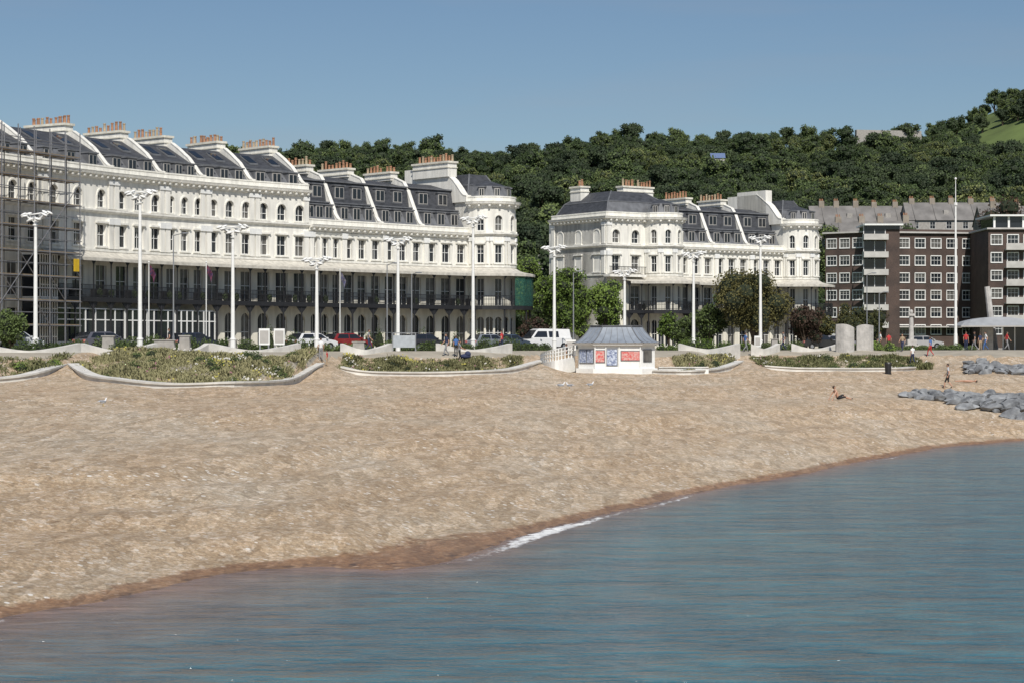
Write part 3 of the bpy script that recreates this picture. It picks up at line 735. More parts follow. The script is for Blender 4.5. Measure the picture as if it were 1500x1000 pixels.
coreB=mat('inner_foliage_far',(0.03,0.042,0.02),0.9)
lmA=leafmat('woodland_leaves',(0.026,0.043,0.019),(0.145,0.185,0.065),hue=(0.070,0.103,0.038),isl=0.14)
lmA2=leafmat('woodland_leaves_dark',(0.020,0.033,0.019),(0.085,0.115,0.05),hue=(0.043,0.063,0.031),isl=0.14)
lmA3=leafmat('woodland_leaves_yellow',(0.04,0.058,0.02),(0.19,0.205,0.08),hue=(0.10,0.13,0.044),isl=0.14)
lmB=leafmat('bright_leaves',(0.05,0.085,0.015),(0.19,0.27,0.06))
lmC=leafmat('bronze_leaves',(0.035,0.042,0.014),(0.12,0.11,0.04))
lmP=leafmat('purple_leaves',(0.03,0.02,0.016),(0.10,0.065,0.045))
lmH=leafmat('hedge_leaves',(0.03,0.05,0.014),(0.11,0.15,0.05))
# hillside woodland
wood_e=empty('hillside_woodland')
cand=[[] for _ in range(5)]
y=342.0
while y<822:
    sp_=4.7+(y-340)*0.004
    xmin=-0.27*y-10 if y<400 else -0.15*y-20; xmax=0.30*y+15
    x=xmin
    while x<xmax:
        px=x+random.uniform(-2.4,2.4); py=y+random.uniform(-2.4,2.4); x+=sp_
        if px>55 and py<440: 
            if random.random()<0.85: continue
        pxx=750+FL*px/py; zz=hz(px,py); pyy=HZ-(zz-EYE)/py*FL
        if ((pxx-1494)/66)**2+((pyy-212)/30)**2<1: continue
        if ((pxx-1290)/90)**2+((pyy-197)/5)**2<1 : continue
        g=noise.noise(Vector((px*0.02,py*0.02,1)))
        if g>0.42 and random.random()<0.6: continue
        s=random.uniform(0.5,1.1)*(1.0 if random.random()<0.9 else 1.4)
        if py>770: s*=random.uniform(0.6,1.1)
        q=noise.noise(Vector((px*0.03,py*0.03,11)))+random.uniform(-.3,.3)
        ki=3 if q<-0.12 else (4 if q>0.27 else random.randrange(3))
        cand[ki].append((px,py,zz-0.5,s))
    y+=sp_
for k in range(5):
    Vt=[];Ft=[]
    for (x,y,z,s) in cand[k]:
        a=random.uniform(0,6.28); i=len(Vt)
        for j in range(4): Vt.append((x+s*0.7071*math.cos(a+j*math.pi/2),y+s*0.7071*math.sin(a+j*math.pi/2),z))
        Ft.append((i,i+1,i+2,i+3))
    if not Ft: continue
    me=bpy.data.meshes.new('grove'); me.from_pydata(Vt,[],Ft); g=bpy.data.objects.new('grove',me); COL.objects.link(g); g.parent=wood_e
    g.instance_type='FACES'; g.use_instance_faces_scale=True; g.instance_faces_scale=1.0; g.show_instancer_for_render=False
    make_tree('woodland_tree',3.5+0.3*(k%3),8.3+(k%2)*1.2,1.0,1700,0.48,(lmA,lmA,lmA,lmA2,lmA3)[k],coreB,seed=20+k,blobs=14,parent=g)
def tr(name,px,d,wpx,ytop,lm,n=7000,ls=0.22,seed=1,trunk=1.2,z=G,blobs=20):
    r=wpx/2/FL*d; return make_tree(name,r,WZ(ytop,d)-z,trunk,n,ls,lm,core,seed,blobs,loc=(WX(px,d),d,z))
tr('green_tree',822,206,78,374,lmB,9000,seed=3,blobs=28); tr('green_tree',886,210,70,400,lmB,7000,seed=4,blobs=26)
tr('green_tree',775,232,74,372,lmB,6000,seed=5); tr('green_tree',852,226,62,402,lmB,5000,seed=6,trunk=0.3)
tr('bronze_tree',1104,200,118,387,lmC,16000,0.2,seed=8,trunk=1.0,blobs=34)
tr('green_tree',1040,204,60,422,lmH,5000,seed=9,trunk=0.3); tr('purple_shrub',1180,206,60,436,lmP,5000,seed=10,trunk=0.2)
tr('purple_shrub',783,200,46,464,lmP,3000,seed=11,trunk=0.1); tr('bronze_tree',1262,232,76,446,lmC,5000,seed=12,trunk=0.6)
tr('bronze_tree',1240,262,40,442,lmC,2500,seed=13,trunk=0.4)
tr('green_tree',16,141,60,448,lmH,4000,0.16,seed=14,trunk=0.3); tr('green_tree',980,212,40,452,lmB,2500,seed=15,trunk=0.3)
tr('green_tree',1330,380,56,308,lmA,3000,0.4,seed=16,z=12); tr('green_tree',1470,380,110,285,lmP,6000,0.4,seed=17,z=12); tr('green_tree',1215,380,60,312,lmA,3000,0.4,seed=46,z=12); tr('green_tree',1420,380,50,318,lmA2,3000,0.4,seed=47,z=12); tr('green_tree',1372,380,50,322,lmA3,3000,0.4,seed=48,z=12)
tr('green_tree',795,215,44,430,lmH,2500,seed=18,trunk=.3); tr('green_tree',1000,206,34,462,lmH,2000,seed=19,trunk=.2); tr('bronze_shrub',1206,214,40,455,lmC,2500,seed=40,trunk=.2)
def bushes(name,pts,lm,dens=260,ls=0.12):
    C=[];m=MB()
    for (x,y,z,r,h) in pts:
        u=np.random.normal(size=(int(dens*r*r*3),3)); u/=np.linalg.norm(u,axis=1)[:,None]; u[:,2]=np.abs(u[:,2])
        C.append(np.array([x,y,z])+u*np.array([r,r,h])*np.random.uniform(0.75,1.15,(len(u),1)))
        m.ell((x,y,z),(r*0.8,r*0.8,h*0.75),core,nu=8,nv=5)  # solid dark core added inside each bush to stop see-through
    V,Fq=leaves(np.concatenate(C),ls)
    e=empty(name); npmesh('leaves',V,Fq,(lm,),parent=e); m.obj('dark_cores',e)
def hedge(name,p0,d0,p1,d1,h,lm,step=1.0,z=None):
    pts=[]; a=np.array(WP(p0,d0));b_=np.array(WP(p1,d1)); k=max(2,int(np.hypot(*(b_-a))/step))
    for i in range(k+1):
        q=a+(b_-a)*i/k+np.random.uniform(-0.4,0.4,2); zz=hz(q[0],q[1]) if z is None else z
        pts.append((q[0],q[1],zz,random.uniform(0.5,0.9),h*random.uniform(0.5,1.25)))
    bushes(name,pts,lm)
hedge('hedge',30,137,112,141,1.1,lmH); hedge('hedge',122,142,222,146,1.0,lmH); hedge('hedge',225,150,300,155,0.95,lmH)
hedge('hedge',318,150,432,153,0.9,lmH); hedge('hedge',440,158,560,163,0.85,lmH); hedge('hedge',570,166,745,172,0.95,lmH)
hedge('hedge',965,182,1085,186,0.95,lmB); hedge('hedge',1090,188,1165,190,0.8,lmH); hedge('hedge',1240,186,1300,188,0.9,lmB)
hedge('hedge',760,176,800,178,0.8,lmH); hedge('hedge',1300,190,1420,192,0.5,lmH)
for q in (395,430,480,540,556,600,620,668,700): 
    d=np.interp(q,[380,450,686],[179,182,197]); bushes('potted_shrub',[(WX(q,d),d,G+0.3,0.5,random.uniform(1.0,2.0))],lmH)
# planting beds
bl_g=leafmat('bed_grass',(0.06,0.07,0.028),(0.27,0.25,0.13),hue=(0.135,0.14,0.06),isl=0.45)
fl_y=mat('yellow_flowers',(0.50,0.45,0.10),0.7); fl_w=mat('white_flowers',(0.68,0.66,0.6),0.7); fl_p=mat('pink_flowers',(0.36,0.18,0.20),0.7)
def bed(x0,x1,dmin,dmax,n):
    P_=[]
    while len(P_)<n:
        x=random.uniform(x0,x1); s=random.uniform(dmin,dmax)
        y=float(np.interp(x,Lx,Ly))+s
        P_.append((x,y))
    Vv=[];Fv=[];mi_=[]; bsh=[]
    for x,y in P_:
        z=hz(x,y); cl=noise.noise(Vector((x*0.5,y*0.3,2)))+0.4*noise.noise(Vector((x*1.3,y*0.8,12)))
        if cl<-0.10 and random.random()<.82: continue
        h=0.12+0.55*max(0,cl+0.05)+random.uniform(0,0.12)
        for b_ in range(5):
            a=random.uniform(0,6.28); l=random.uniform(0.1,0.3); w=0.03
            bx,by=x+random.uniform(-.2,.2),y+random.uniform(-.2,.2); i=len(Vv)
            Vv.extend([(bx-w*math.sin(a),by+w*math.cos(a),z-0.02),(bx+w*math.sin(a),by-w*math.cos(a),z-0.02),(bx+l*math.cos(a)+w*.6,by+l*math.sin(a),z+h*random.uniform(.7,1.1)),(bx+l*math.cos(a)-w*.6,by+l*math.sin(a),z+h*random.uniform(.7,1.1))])
            Fv.append((i,i+1,i+2,i+3)); mi_.append(0)
        fnz=noise.noise(Vector((x*0.35,y*0.35,7)))
        if random.random()<0.012 or (fnz>0.42 and random.random()<0.2):
            k=1 if fnz>0.1 else (2 if fnz<-0.1 else 3); q=(x,y,z+h*1.0)
            if fnz>0.42: k=2 if noise.noise(Vector((x*.2,y*.2,30)))>0 else 1
            for _ in range(2):
                qx,qy,qz=q[0]+random.uniform(-.2,.2),q[1],q[2]+random.uniform(-.1,.1); i=len(Vv); r=0.045
                Vv.extend([(qx-r,qy,qz-r),(qx+r,qy+r,qz-r),(qx+r,qy,qz+r),(qx-r,qy+r,qz+r)]); Fv.append((i,i+1,i+2,i+3)); mi_.append(k)
        if random.random()<0.005: bsh.append((x,y,z,random.uniform(.3,.6),random.uniform(.3,.65)))
    npmesh('planting_bed',np.array(Vv),np.array(Fv),(bl_g,fl_y,fl_w,fl_p),mi_)
    if bsh: bushes('low_shrubs',bsh,random.choice([lmH,lmC,lmB]),ls=.1)
bed(-36,-29,0.5,9,2000); bed(-28.3,-14.2,0.5,19,8500); bed(-12.6,0.6,0.6,8,5200); bed(13.5,19.5,0.7,9,2200); bed(21.5,37,0.7,8,3800)

# ---------------- distant terrace on hillside
roofg=mat('old_roof',(0.19,0.18,0.17),0.8,0.35,0.4)
brk2=mat('buff_brick',(0.30,0.26,0.21),0.9,0.3,0.6)
def row_house(px0,px1,d,ytop,nch,wallm,name='terrace_houses'):
    f=Fr(WP(px0,d),WP(px1,d),0); zt=WZ(ytop,d); zb=min(hz(*WP(px0,d)),hz(*WP(px1,d)))-1; m=MB(); R=MB(); C=MB(); WN=MB()
    H=zt-4.0
    wallrow(m,WN,f,0,f.L,zb,H-3,[],wallm); 
    wallrow(m,WN,f,0,f.L,H-3,H,[(c,1.2,H-2.2,H-0.7,False) for c in cols(f.L,int(f.L/3.2))],wallm,0.1,False)
    m.poly([f.P(0,0,zb),f.P(0,-9,zb),f.P(0,-9,H),f.P(0,-4.5,zt-.1),f.P(0,0,H)],wallm); m.poly([f.P(f.L,0,zb),f.P(f.L,-9,zb),f.P(f.L,-9,H),f.P(f.L,-4.5,zt-.1),f.P(f.L,0,H)],wallm)
    R.poly([f.P(-.2,0.4,H-.3),f.P(f.L+.2,0.4,H-.3),f.P(f.L+.2,-4.5,zt),f.P(-.2,-4.5,zt)],roofg); R.poly([f.P(-.2,-9.4,H-.3),f.P(f.L+.2,-9.4,H-.3),f.P(f.L+.2,-4.5,zt),f.P(-.2,-4.5,zt)],roofg)
    for i in range(nch):
        u=(i+0.5+random.uniform(-.15,.15))*f.L/nch; hh=random.uniform(.8,1.2); C.box(f,u-0.6,u+0.6,-5,-4,zt-1.4,zt+hh,brk2)
        for k in (-.4,-.1,.25): C.tube(f.P(u+k,-4.5,zt+hh),f.P(u+k,-4.5,zt+hh+.5),0.12,0.1,terra,6)
        R.extr(f,[(0.5,H-.2),(0.5,H-.05),(-4.5,zt+.15),(-4.5,zt+0.05)],u-.1,u+.1,roofg)
        if i%2: R.box(f,u+2,u+3.2,-2.8,-1.2,H+.8,H+2.1,greyc)
    group(name,{'walls':m,'roof':R,'chimneys':C,'windows':WN})
row_house(1190,1330,450,300,5,greyc); row_house(1330,1475,446,295,5,greyc); row_house(1215,1345,400,322,4,greyc); row_house(1440,1600,420,300,4,brk2)
row_house(790,850,380,372,2,brk2)
m=MB(); f=Fr(WP(1255,770),WP(1350,775),0); z=WZ(191,770); m.box(f,0,f.L,-2,0,z-6,z+0.2,greyc); m.obj('ridge_wall')
m=MB(); f=Fr(WP(1042,640),WP(1062,640),0); z=WZ(232,640); bl=mat('blue_roof',(0.12,0.17,0.3),0.6); m.box(f,0,f.L,-4,0,z-8,z,greyc); m.extr(f,[(0.3,z),(-2,z+1.8),(-4.3,z)],-.2,f.L+.2,bl); m.obj('hillside_house')

# ---------------- street lamps
def lamp(px,d,ytop,sc_=1.0):
    e=empty('street_lamp'); e.location=(WX(px,d),d,hz(WX(px,d),d)); H=WZ(ytop,d)-e.location.z
    m=MB(); m.tube((0,0,-0.2),(0,0,0.9),0.2,0.2,whitep,10); m.tube((0,0,0.9),(0,0,H-0.35),0.16,0.10,whitep,10); m.tube((0,0,0.88),(0,0,1.0),0.24,0.22,whitep,10)
    m.tube((0,0,H-0.9),(0,0,H-0.8),0.2,0.2,whitep,10)
    m.obj('mast',e,smooth=False)
    h=MB(); s=sc_
    a0=random.uniform(-0.25,0.25)
    for side in (-1,1):
        h.tube((0,0,H-0.75),(side*0.55*s,0,H-0.3),0.045,0.045,whitep,6); h.tube((side*0.55*s,0,H-0.3),(side*1.05*s,0.1,H-0.1+0.1*side),0.04,0.03,whitep,6)
        for k,(x,y,zz) in enumerate([(0.35,0.25,-0.28),(0.75,-0.2,-0.2),(1.0,0.15,-0.05),(0.3,-0.35,-0.5),(0.62,0.2,0.0)]):
            R=Matrix.Rotation(side*0.35+random.uniform(-.2,.2),3,'Y')@Matrix.Rotation(random.uniform(-.3,.3),3,'X')
            p=(side*x*s,y*s,H+zz+0.05*side)
            h.ell(p,(0.27*s,0.15*s,0.09),whitep,R,8,6); h.tube((side*x*0.5*s,0,H-0.45),p,0.03,0.03,whitep,5)
            h.ell((p[0],p[1],p[2]-0.09),(0.16*s,0.1*s,0.04),lead,R,8,5)
    h.tube((-0.5*s,0.0,H-0.15),(0.5*s,0,H-0.02),0.05,0.05,whitep,6)
    h.obj('lamp_head',e,smooth=True)
    e.rotation_euler=(0,0,a0)
for q in [(52,140,312),(205,143,280),(341,148,331),(464,156,378),(583,165,349),(693,172,318),(812,180,361),(915,186,396),(1016,190,370),(1114,195,347)]: lamp(*q)
def pole(px,d,ytop,arm=0.8,name='lamp_post'):
    x=WX(px,d); z=hz(x,d); H=WZ(ytop,d); m=MB(); m.tube((x,d,z-.2),(x,d,z+1.2),0.1,0.1,steel,8); m.tube((x,d,z+1.2),(x,d,H),0.07,0.045,steel,8)
    m.tube((x,d,H-0.02),(x+arm,d-0.3,H+0.15),0.035,0.03,steel,6); m.ell((x+arm+0.15,d-0.33,H+0.14),(0.32,0.13,0.07),steel); m.obj(name)
for q in [(254,158,345),(567,178,388,0.6),(603,180,402,0.5),(840,190,400,0.5),(1270,230,402,0.6),(1288,215,430,.5)]: pole(*q)
fgm=[mat('flag_red',(0.16,0.035,0.05),0.8,0.5,5,col2=(0.02,0.025,0.09)),mat('flag_navy',(0.03,0.04,0.13),0.8,0.5,5,col2=(0.22,0.2,0.2))]
def flag(px,d,ytop,k):
    x=WX(px,d); z=G; H=WZ(ytop,d); m=MB(); m.tube((x,d,z),(x,d,H),0.05,0.035,whitep,8); m.ell((x,d,H+0.05),(0.08,0.08,0.08),whitep)
    pts=[]
    for i in range(7):
        for j in range(7):
            u=i/6;v=j/6; pts.append((x+0.05+u*0.5-0.12*v*u,d+0.16*math.sin(u*9+v*2),H-0.2-v*0.7-u*u*0.6-u*.2))
    for i in range(6):
        for j in range(6): m.poly([pts[i*7+j],pts[(i+1)*7+j],pts[(i+1)*7+j+1],pts[i*7+j+1]],fgm[k])
    m.obj('flagpole_with_flag')
flag(218,163,385,0); flag(302,168,385,0); flag(498,183,396,1)
m=MB(); x=WX(1400,196); m.tube((x,196,G-.1),(x,196,G+1.6),0.2,0.17,whitep,12); m.tube((x,196,G+1.6),(x,196,WZ(300,196)),0.14,0.08,whitep,12); m.tube((x,196,WZ(300,196)),(x,196,WZ(263,196)),0.05,0.03,whitep,8); m.ell((x,196,WZ(262,196)),(0.12,0.12,0.12),whitep); m.tube((x,196,WZ(301,196)),(x,196,WZ(297,196)),0.18,0.18,whitep,8); m.obj('flagpole')

# ---------------- kiosk
kc=(WX(903,160),160.5); zk=3.3
e=empty('beach_kiosk')
def octo(w,dp_,c,z): 
    a,b_=w/2,dp_/2
    P8=[(-a+c,-b_),(a-c,-b_),(a,-b_+c),(a,b_-c),(a-c,b_),(-a+c,b_),(-a,b_-c),(-a,-b_+c)]
    return [(kc[0]+x,kc[1]+y,z) for x,y in P8]
def loft(m,rings,mt,cap=True):
    for r0,r1 in zip(rings[:-1],rings[1:]):
        k=len(r0)
        for i in range(k): m.poly([r0[i],r0[(i+1)%k],r1[(i+1)%k],r1[i]],mt)
    if cap: m.poly(rings[-1],mt)
w0=MB(); loft(w0,[octo(6.5,4.9,1.3,zk-0.6),octo(6.5,4.9,1.3,zk+0.35)],whitep); loft(w0,[octo(6.1,4.5,1.25,zk+0.35),octo(6.1,4.5,1.25,zk+2.35)],whitep); loft(w0,[octo(6.6,5.0,1.35,zk+2.18),octo(6.7,5.1,1.35,zk+2.36)],whitep)
w0.obj('walls',e)
r0=MB(); rings=[]; leadb=mat('blue_lead_roof',(0.24,0.27,0.31),0.45,0.2,2)
for i in range(9):
    t=i/8; ins=2.5*t; z=zk+2.362+1.3*(t**1.7); rings.append(octo(6.95-ins*1.15,5.3-ins*1.15,1.4-0.5*t,z))
loft(r0,rings,leadb)
for k in range(8):
    for a_,b_ in zip(rings[:-1],rings[1:]): r0.tube(a_[k],b_[k],0.05,0.05,lead,6)
for s in range(0,8):
    for q in range(1,6 if s in(0,4) else 3):
        n_=6 if s in (0,4) else 3
        for a_,b_ in zip(rings[:-1],rings[1:]):
            p=Vector(a_[s]).lerp(Vector(a_[(s+1)%8]),q/n_); p2=Vector(b_[s]).lerp(Vector(b_[(s+1)%8]),q/n_); r0.tube(p,p2,0.025,0.025,lead,4)
loft(r0,[octo(4.2,2.6,0.9,zk+3.64),octo(4.25,2.65,0.9,zk+3.75)],lead)
r0.obj('roof',e)
p0=MB(); ff=Fr((kc[0]-1.8,kc[1]-2.25),(kc[0]+1.8,kc[1]-2.25),zk)
def panel(f,u0,u1,z0,z1,mt): 
    p0.box(f,u0-0.06,u1+0.06,0.003,0.05,z0-0.06,z1+0.06,lead); p0.box(f,u0,u1,0.053,0.07,z0,z1,mt)
panel(ff,0.05,0.75,0.85,1.75,red); panel(ff,0.95,1.75,0.6,1.85,bluep); panel(ff,2.1,3.55,1.0,1.7,red)
fl_=Fr((kc[0]-3.05,kc[1]-1.0),(kc[0]-1.8,kc[1]-2.25),zk); panel(fl_,0.15,0.85,0.8,1.8,bluep); panel(fl_,0.95,1.6,0.8,1.8,bluep)
fr2=Fr((kc[0]+1.8,kc[1]-2.25),(kc[0]+3.05,kc[1]-1.0),zk); panel(fr2,0.4,1.3,0.9,1.8,glass2)
for u in (0,0.86,1.92,3.6): p0.box(ff,u-0.04,u+0.04,0.003,0.09,0.36,2.17,whitep)
p0.obj('posters',e)
st=MB(); pth=smoothpath([WP(792,163.5),WP(800,160),WP(818,158.5),WP(840,160.5)],5); zz=np.linspace(3.6,4.3,len(pth))
st.sweep(pth,[(0.15,-0.9),(0.15,0.25),(-0.15,0.25),(-0.15,-0.9)],whitep,zoff=list(zz))
for i,(x,y) in enumerate(pth): st.tube((x,y,zz[i]+.2),(x,y,zz[i]+1.15),0.05,0.05,whitep,6)
for h in (0.55,0.85,1.12): st.sweep(pth,[(0.04,h),(0.04,h+0.06),(-0.04,h+0.06),(-0.04,h)],whitep,zoff=list(zz))
st.obj('stair_railing')
m=MB(); f=Fr(WP(965,160),WP(1038,160),3.4)
m.box(f,0,f.L,-0.8,0,-0.5,0.28,whitep); m.box(f,0,f.L,-0.9,0.1,0.282,0.36,concrete); m.obj('bench_wall')

# ---------------- cars
carp={}
def car(px,d,colr,kind='car',rot=0.0):
    key='car_paint_%d'%len(carp); pm=mat(key,colr,0.25,0.03); bsdf(pm).inputs['Coat Weight'].default_value=0.6; carp[key]=1
    L_,Wd=(4.3,1.78) if kind=='car' else (5.2,1.95); e=empty('parked_car' if kind=='car' else 'parked_van'); m=MB(); F0=Fr((0,0),(1,0),0)
    if kind=='car': pr=[(-2.15,.35),(-2.15,.75),(-2.05,.95),(-1.5,1.02),(1.0,1.0),(1.9,.86),(2.12,.65),(2.15,.35)]; cab=[(-1.95,.98),(-1.55,1.45),(0.2,1.5),(0.55,1.4),(1.2,1.0)]
    else: pr=[(-2.6,.4),(-2.6,1.15),(1.6,1.15),(2.4,1.0),(2.6,.75),(2.6,.4)]; cab=[(-2.55,1.14),(-2.5,2.0),(0.9,2.05),(1.25,1.9),(1.95,1.14)]
    ax=(-1.3,1.32) if kind=='car' else (-1.7,1.65)
    bot=[]
    for a in ax[::-1]:
        bot+=[(a+0.38*math.cos(t),.32+0.38*math.sin(t)) for t in [i*math.pi/6 for i in range(7)]]
    m.extn(F0,pr[::1]+bot,-Wd/2,Wd/2,pm)
    k=len(cab); hw=lambda z:Wd/2-0.05-(z-1.0)*0.28
    A_=[(u,-hw(z),z) for u,z in cab]; B_=[(u,hw(z),z) for u,z in cab]
    m.poly(A_,pm); m.poly(B_[::-1],pm)
    for i in range(k-1): m.poly([A_[i],A_[i+1],B_[i+1],B_[i]],pm if 0<i<k-2 else glass)
    def sw(u0,u1,z0,z1,s0=0,s1=0):
        for sg in (-1,1): m.poly([(u0,sg*(hw(z0)+.012),z0),(u1,sg*(hw(z0)+.012),z0),(u1+s1,sg*(hw(z1)+.012),z1),(u0+s0,sg*(hw(z1)+.012),z1)],glass)
    if kind=='car': sw(-1.6,-0.35,1.04,1.4,0.28,0); sw(-0.25,0.98,1.04,1.4,0,-0.5)
    else: sw(0.1,1.65,1.2,1.8,0,-0.55); sw(-1.2,-0.1,1.2,1.8)
    for a in ax:
        for sg in (-1,1): m.tube((a,sg*(Wd/2-0.22),.32),(a,sg*(Wd/2+0.01),.32),0.32,0.32,rubber,14); m.tube((a,sg*(Wd/2),.32),(a,sg*(Wd/2+0.025),.32),0.2,0.18,steel,10)
    xe=pr[-2][0] 
    for sg in (-1,1): m.box(F0,xe-0.1,xe+0.04,sg*0.6-0.2,sg*0.6+0.2,.62,.78,whitep); m.box(F0,pr[0][0]-.03,pr[0][0]+.05,sg*0.68-0.14,sg*0.68+0.14,.7,.9,red); m.box(F0,0.85,1.0,sg*(Wd/2+.08)-0.09,sg*(Wd/2+.08)+0.09,1.0,1.13,pm)
    m.obj('body',e); x=WX(px,d); e.location=(x,d,max(hz(x,d),G if d>150 else 0)+0.02); e.rotation_euler=(0,0,rot)
car(18,143.5,(0.5,0.52,0.54),'car',0.85); car(282,166,(0.03,0.035,0.05),'car',0.8); car(457,173,(0.7,0.7,0.7),'car',0.7); car(508,176,(0.22,0.02,0.02),'car',0.7)
car(715,190,(0.2,0.22,0.25),'car',0.7); car(797,196,(0.7,0.7,0.69),'van',math.pi+0.5); car(745,193,(0.05,0.07,0.1),'car',0.7); car(1200,207,(0.02,0.02,0.022),'car',0.35)
car(620,184,(0.03,0.03,0.04),'car',0.75); car(1228,212,(0.2,0.2,0.22),'car',0.35); car(150,154,(0.1,0.1,0.12),'car',.8)
car(1352,225,(0.35,0.35,0.35),'car',.2)

# ---------------- promenade furniture
def infopanel(px,d,w,h,name='information_board'):
    x=WX(px,d); z=hz(x,d); m=MB(); f=Fr((x-w/2,d),(x+w/2,d),z); m.box(f,0,w,-0.12,0,0.5,0.5+h,whitep); m.box(f,0.08,w-0.08,0.003,0.02,0.65,0.35+h,bluep if w<0.5 else pvc)
    for u in (0.08,w-0.08): m.box(f,u-.05,u+.05,-0.1,-0.02,-0.1,0.5,steel)
    m.obj(name)
infopanel(387,148,0.8,1.2); infopanel(409,148.5,0.8,1.2); infopanel(836,172,0.9,0.9); infopanel(1110,182,0.6,1.0)
m=MB(); x=WX(592,160); f=Fr((x-0.9,160),(x+0.9,160),G-.1)
m.box(f,0,1.8,-.08,0,0.4,1.35,mat('steel_panel',(.40,.43,.45),.4)); m.box(f,-.05,0.03,-.1,.02,-.2,1.5,steel); m.box(f,1.77,1.85,-.1,.02,-.2,1.5,steel); m.box(f,-.05,1.85,-.1,.02,1.5,1.57,steel); m.obj('notice_board')
for px,d,w,h in ((158,141,0.9,1.2),(340,149,0.6,0.9),(240,142,1.6,0.9),(270,143,.8,1.2),(1135,184,.6,1.1),(525,158,1.0,.8)):
    x=WX(px,d); f=Fr((x-w/2,d),(x+w/2,d),hz(x,d)-.1); m=MB(); m.extn(f,[(0,0),(w,0),(w*0.93,h),(w*0.07,h)],-0.6,0,greyc); m.box(f,-.03,w+.03,-.65,.05,h+.002,h+.08,greyc); m.obj('stone_plinth')
stm=mat('pale_stone',(0.48,0.46,0.43),0.85,0.25,2,bump=.3,bscale=6)
def stone(px0,px1,d,yl,yr,curve):
    m=MB(); z=hz(*WP(px0,d))-.2; x0,x1=WX(px0,d),WX(px1,d); k=8; pf=[];pb=[]
    for i in range(k+1):
        t=i/k; x=x0+(x1-x0)*t; y=d+curve*math.sin(math.pi*t*0.9); zt=WZ(yl+(yr-yl)*t,d)+0.15*math.sin(math.pi*t); pf.append((x,y,zt)); pb.append((x,y+0.45,zt-.05))
    for i in range(k):
        a,b_,c,dd_=pf[i],pf[i+1],pb[i+1],pb[i]
        m.poly([(a[0],a[1],z),(b_[0],b_[1],z),b_,a],stm); m.poly([a,b_,c,dd_],stm); m.poly([(dd_[0],dd_[1],z),(c[0],c[1],z),c,dd_],stm)
    m.poly([(pf[0][0],pf[0][1],z),pf[0],pb[0],(pb[0][0],pb[0][1],z)],stm); m.poly([(pf[-1][0],pf[-1][1],z),pf[-1],pb[-1],(pb[-1][0],pb[-1][1],z)],stm)
    m.obj('stone_sculpture')
stone(1225,1251,182,475,480,-0.6); stone(1255,1280,184,478,477,0.5)
m=MB(); x=WX(1301,165); z=hz(x,165)
m.tube((x,165,z),(x,165,z+0.85),0.24,0.28,iron,12); m.tube((x,165,z+.86),(x,165,z+0.98),0.3,0.25,iron,12); m.tube((x,165,z+.0),(x,165,z+0.06),0.29,0.29,iron,12); m.obj('litter_bin')
m=MB(); d=215; x=WX(1335,d); f=Fr((x-.5,d),(x+.5,d),G); m.box(f,-.3,1.3,-.8,.8,0,.5,stm); m.box(f,0,1,-.5,.5,.5,1.1,stm); m.tube((x,d,G+1.1),(x,d,G+3.6),.28,.22,stm,12); m.box(f,.15,.85,-.35,.35,3.6,3.85,stm); m.ell((x,d,G+4.05),(.2,.2,.25),stm); m.obj('stone_column')
m=MB(); d=200; f=Fr(WP(1408,d),WP(1530,d),0); ze=WZ(477,d); zt=WZ(464,d)
rows=[]
for i in range(13):
    t=i/12; u=f.L*t; c_=math.sin(math.pi*t)**0.6 if 0<t<1 else 0
    rows.append((u,ze+(zt-ze)*c_))
shr=mat('shelter_roof',(0.33,0.34,0.35),0.7,0.2,1)
for i in range(12):
    (u0,z0),(u1,z1)=rows[i],rows[i+1]
    for n0,n1,za,zb in ((0,-1.5,0,1),(-1.5,-4,1,1),(-4,-5.5,1,0)):
        def q(u,z,n,w): return f.P(u,n,ze+(z-ze)*w+.001)
        m.poly([q(u0,z0,n0,za),q(u1,z1,n0,za),q(u1,z1,n1,zb),q(u0,z0,n1,zb)],shr)
m.box(f,0,f.L,-5.5,0,ze-0.12,ze-0.01,balc)
for u in (3.2,): m.box(f,u-.55,u+.55,-3.3,-2.2,G,ze-.12,greyc)
m.box(f,5.0,f.L-.5,-3.5,-3.3,G,ze-.12,glass)
for u in (5,6.2,7.4): m.box(f,u-.05,u+.05,-3.3,-3.2,G,ze-.12,whitep)
m.obj('promenade_shelter')
m=MB(); d=206; tw=WP(1446,d); x1=WX(1457,d); m.tube((tw[0],d,WZ(420,d)),(x1,d,G),0.28,0.4,stm,8); m.obj('leaning_post')

# ---------------- rocks
rock=mat('groyne_rock',(0.27,0.28,0.285),0.85,0.5,1.2,bump=0.6,bscale=5,col2=(0.09,0.093,0.10))
def rocks(name,items):
    bm=bmesh.new()
    for (x,y,z,r) in items:
        mtx=Matrix.Translation((x,y,z))@Matrix.Rotation(random.uniform(0,6),4,'Z')@Matrix.Rotation(random.uniform(-.4,.4),4,'X')@Matrix.Diagonal((r*random.uniform(1.0,1.6),r*random.uniform(.7,1),r*random.uniform(.5,.75),1))
        ret=bmesh.ops.create_icosphere(bm,subdivisions=3,radius=1,matrix=Matrix.Identity(4)); off=Vector((random.uniform(0,99),0,0))
        pl=[(Vector((random.gauss(0,1),random.gauss(0,1),random.gauss(0,1))).normalized(),random.uniform(.4,.72)) for _ in range(13)]
        for v in ret['verts']:
            p=v.co.copy()
            for nn,dd_ in pl:
                e_=p.dot(nn)-dd_
                if e_>0: p-=nn*e_
            p*=1.25*(1+0.05*noise.noise(p*3+off)); v.co=mtx@p
    me=bpy.data.meshes.new(name); bm.to_mesh(me); bm.free(); me.materials.append(rock); o=bpy.data.objects.new(name,me); COL.objects.link(o)
it=[]
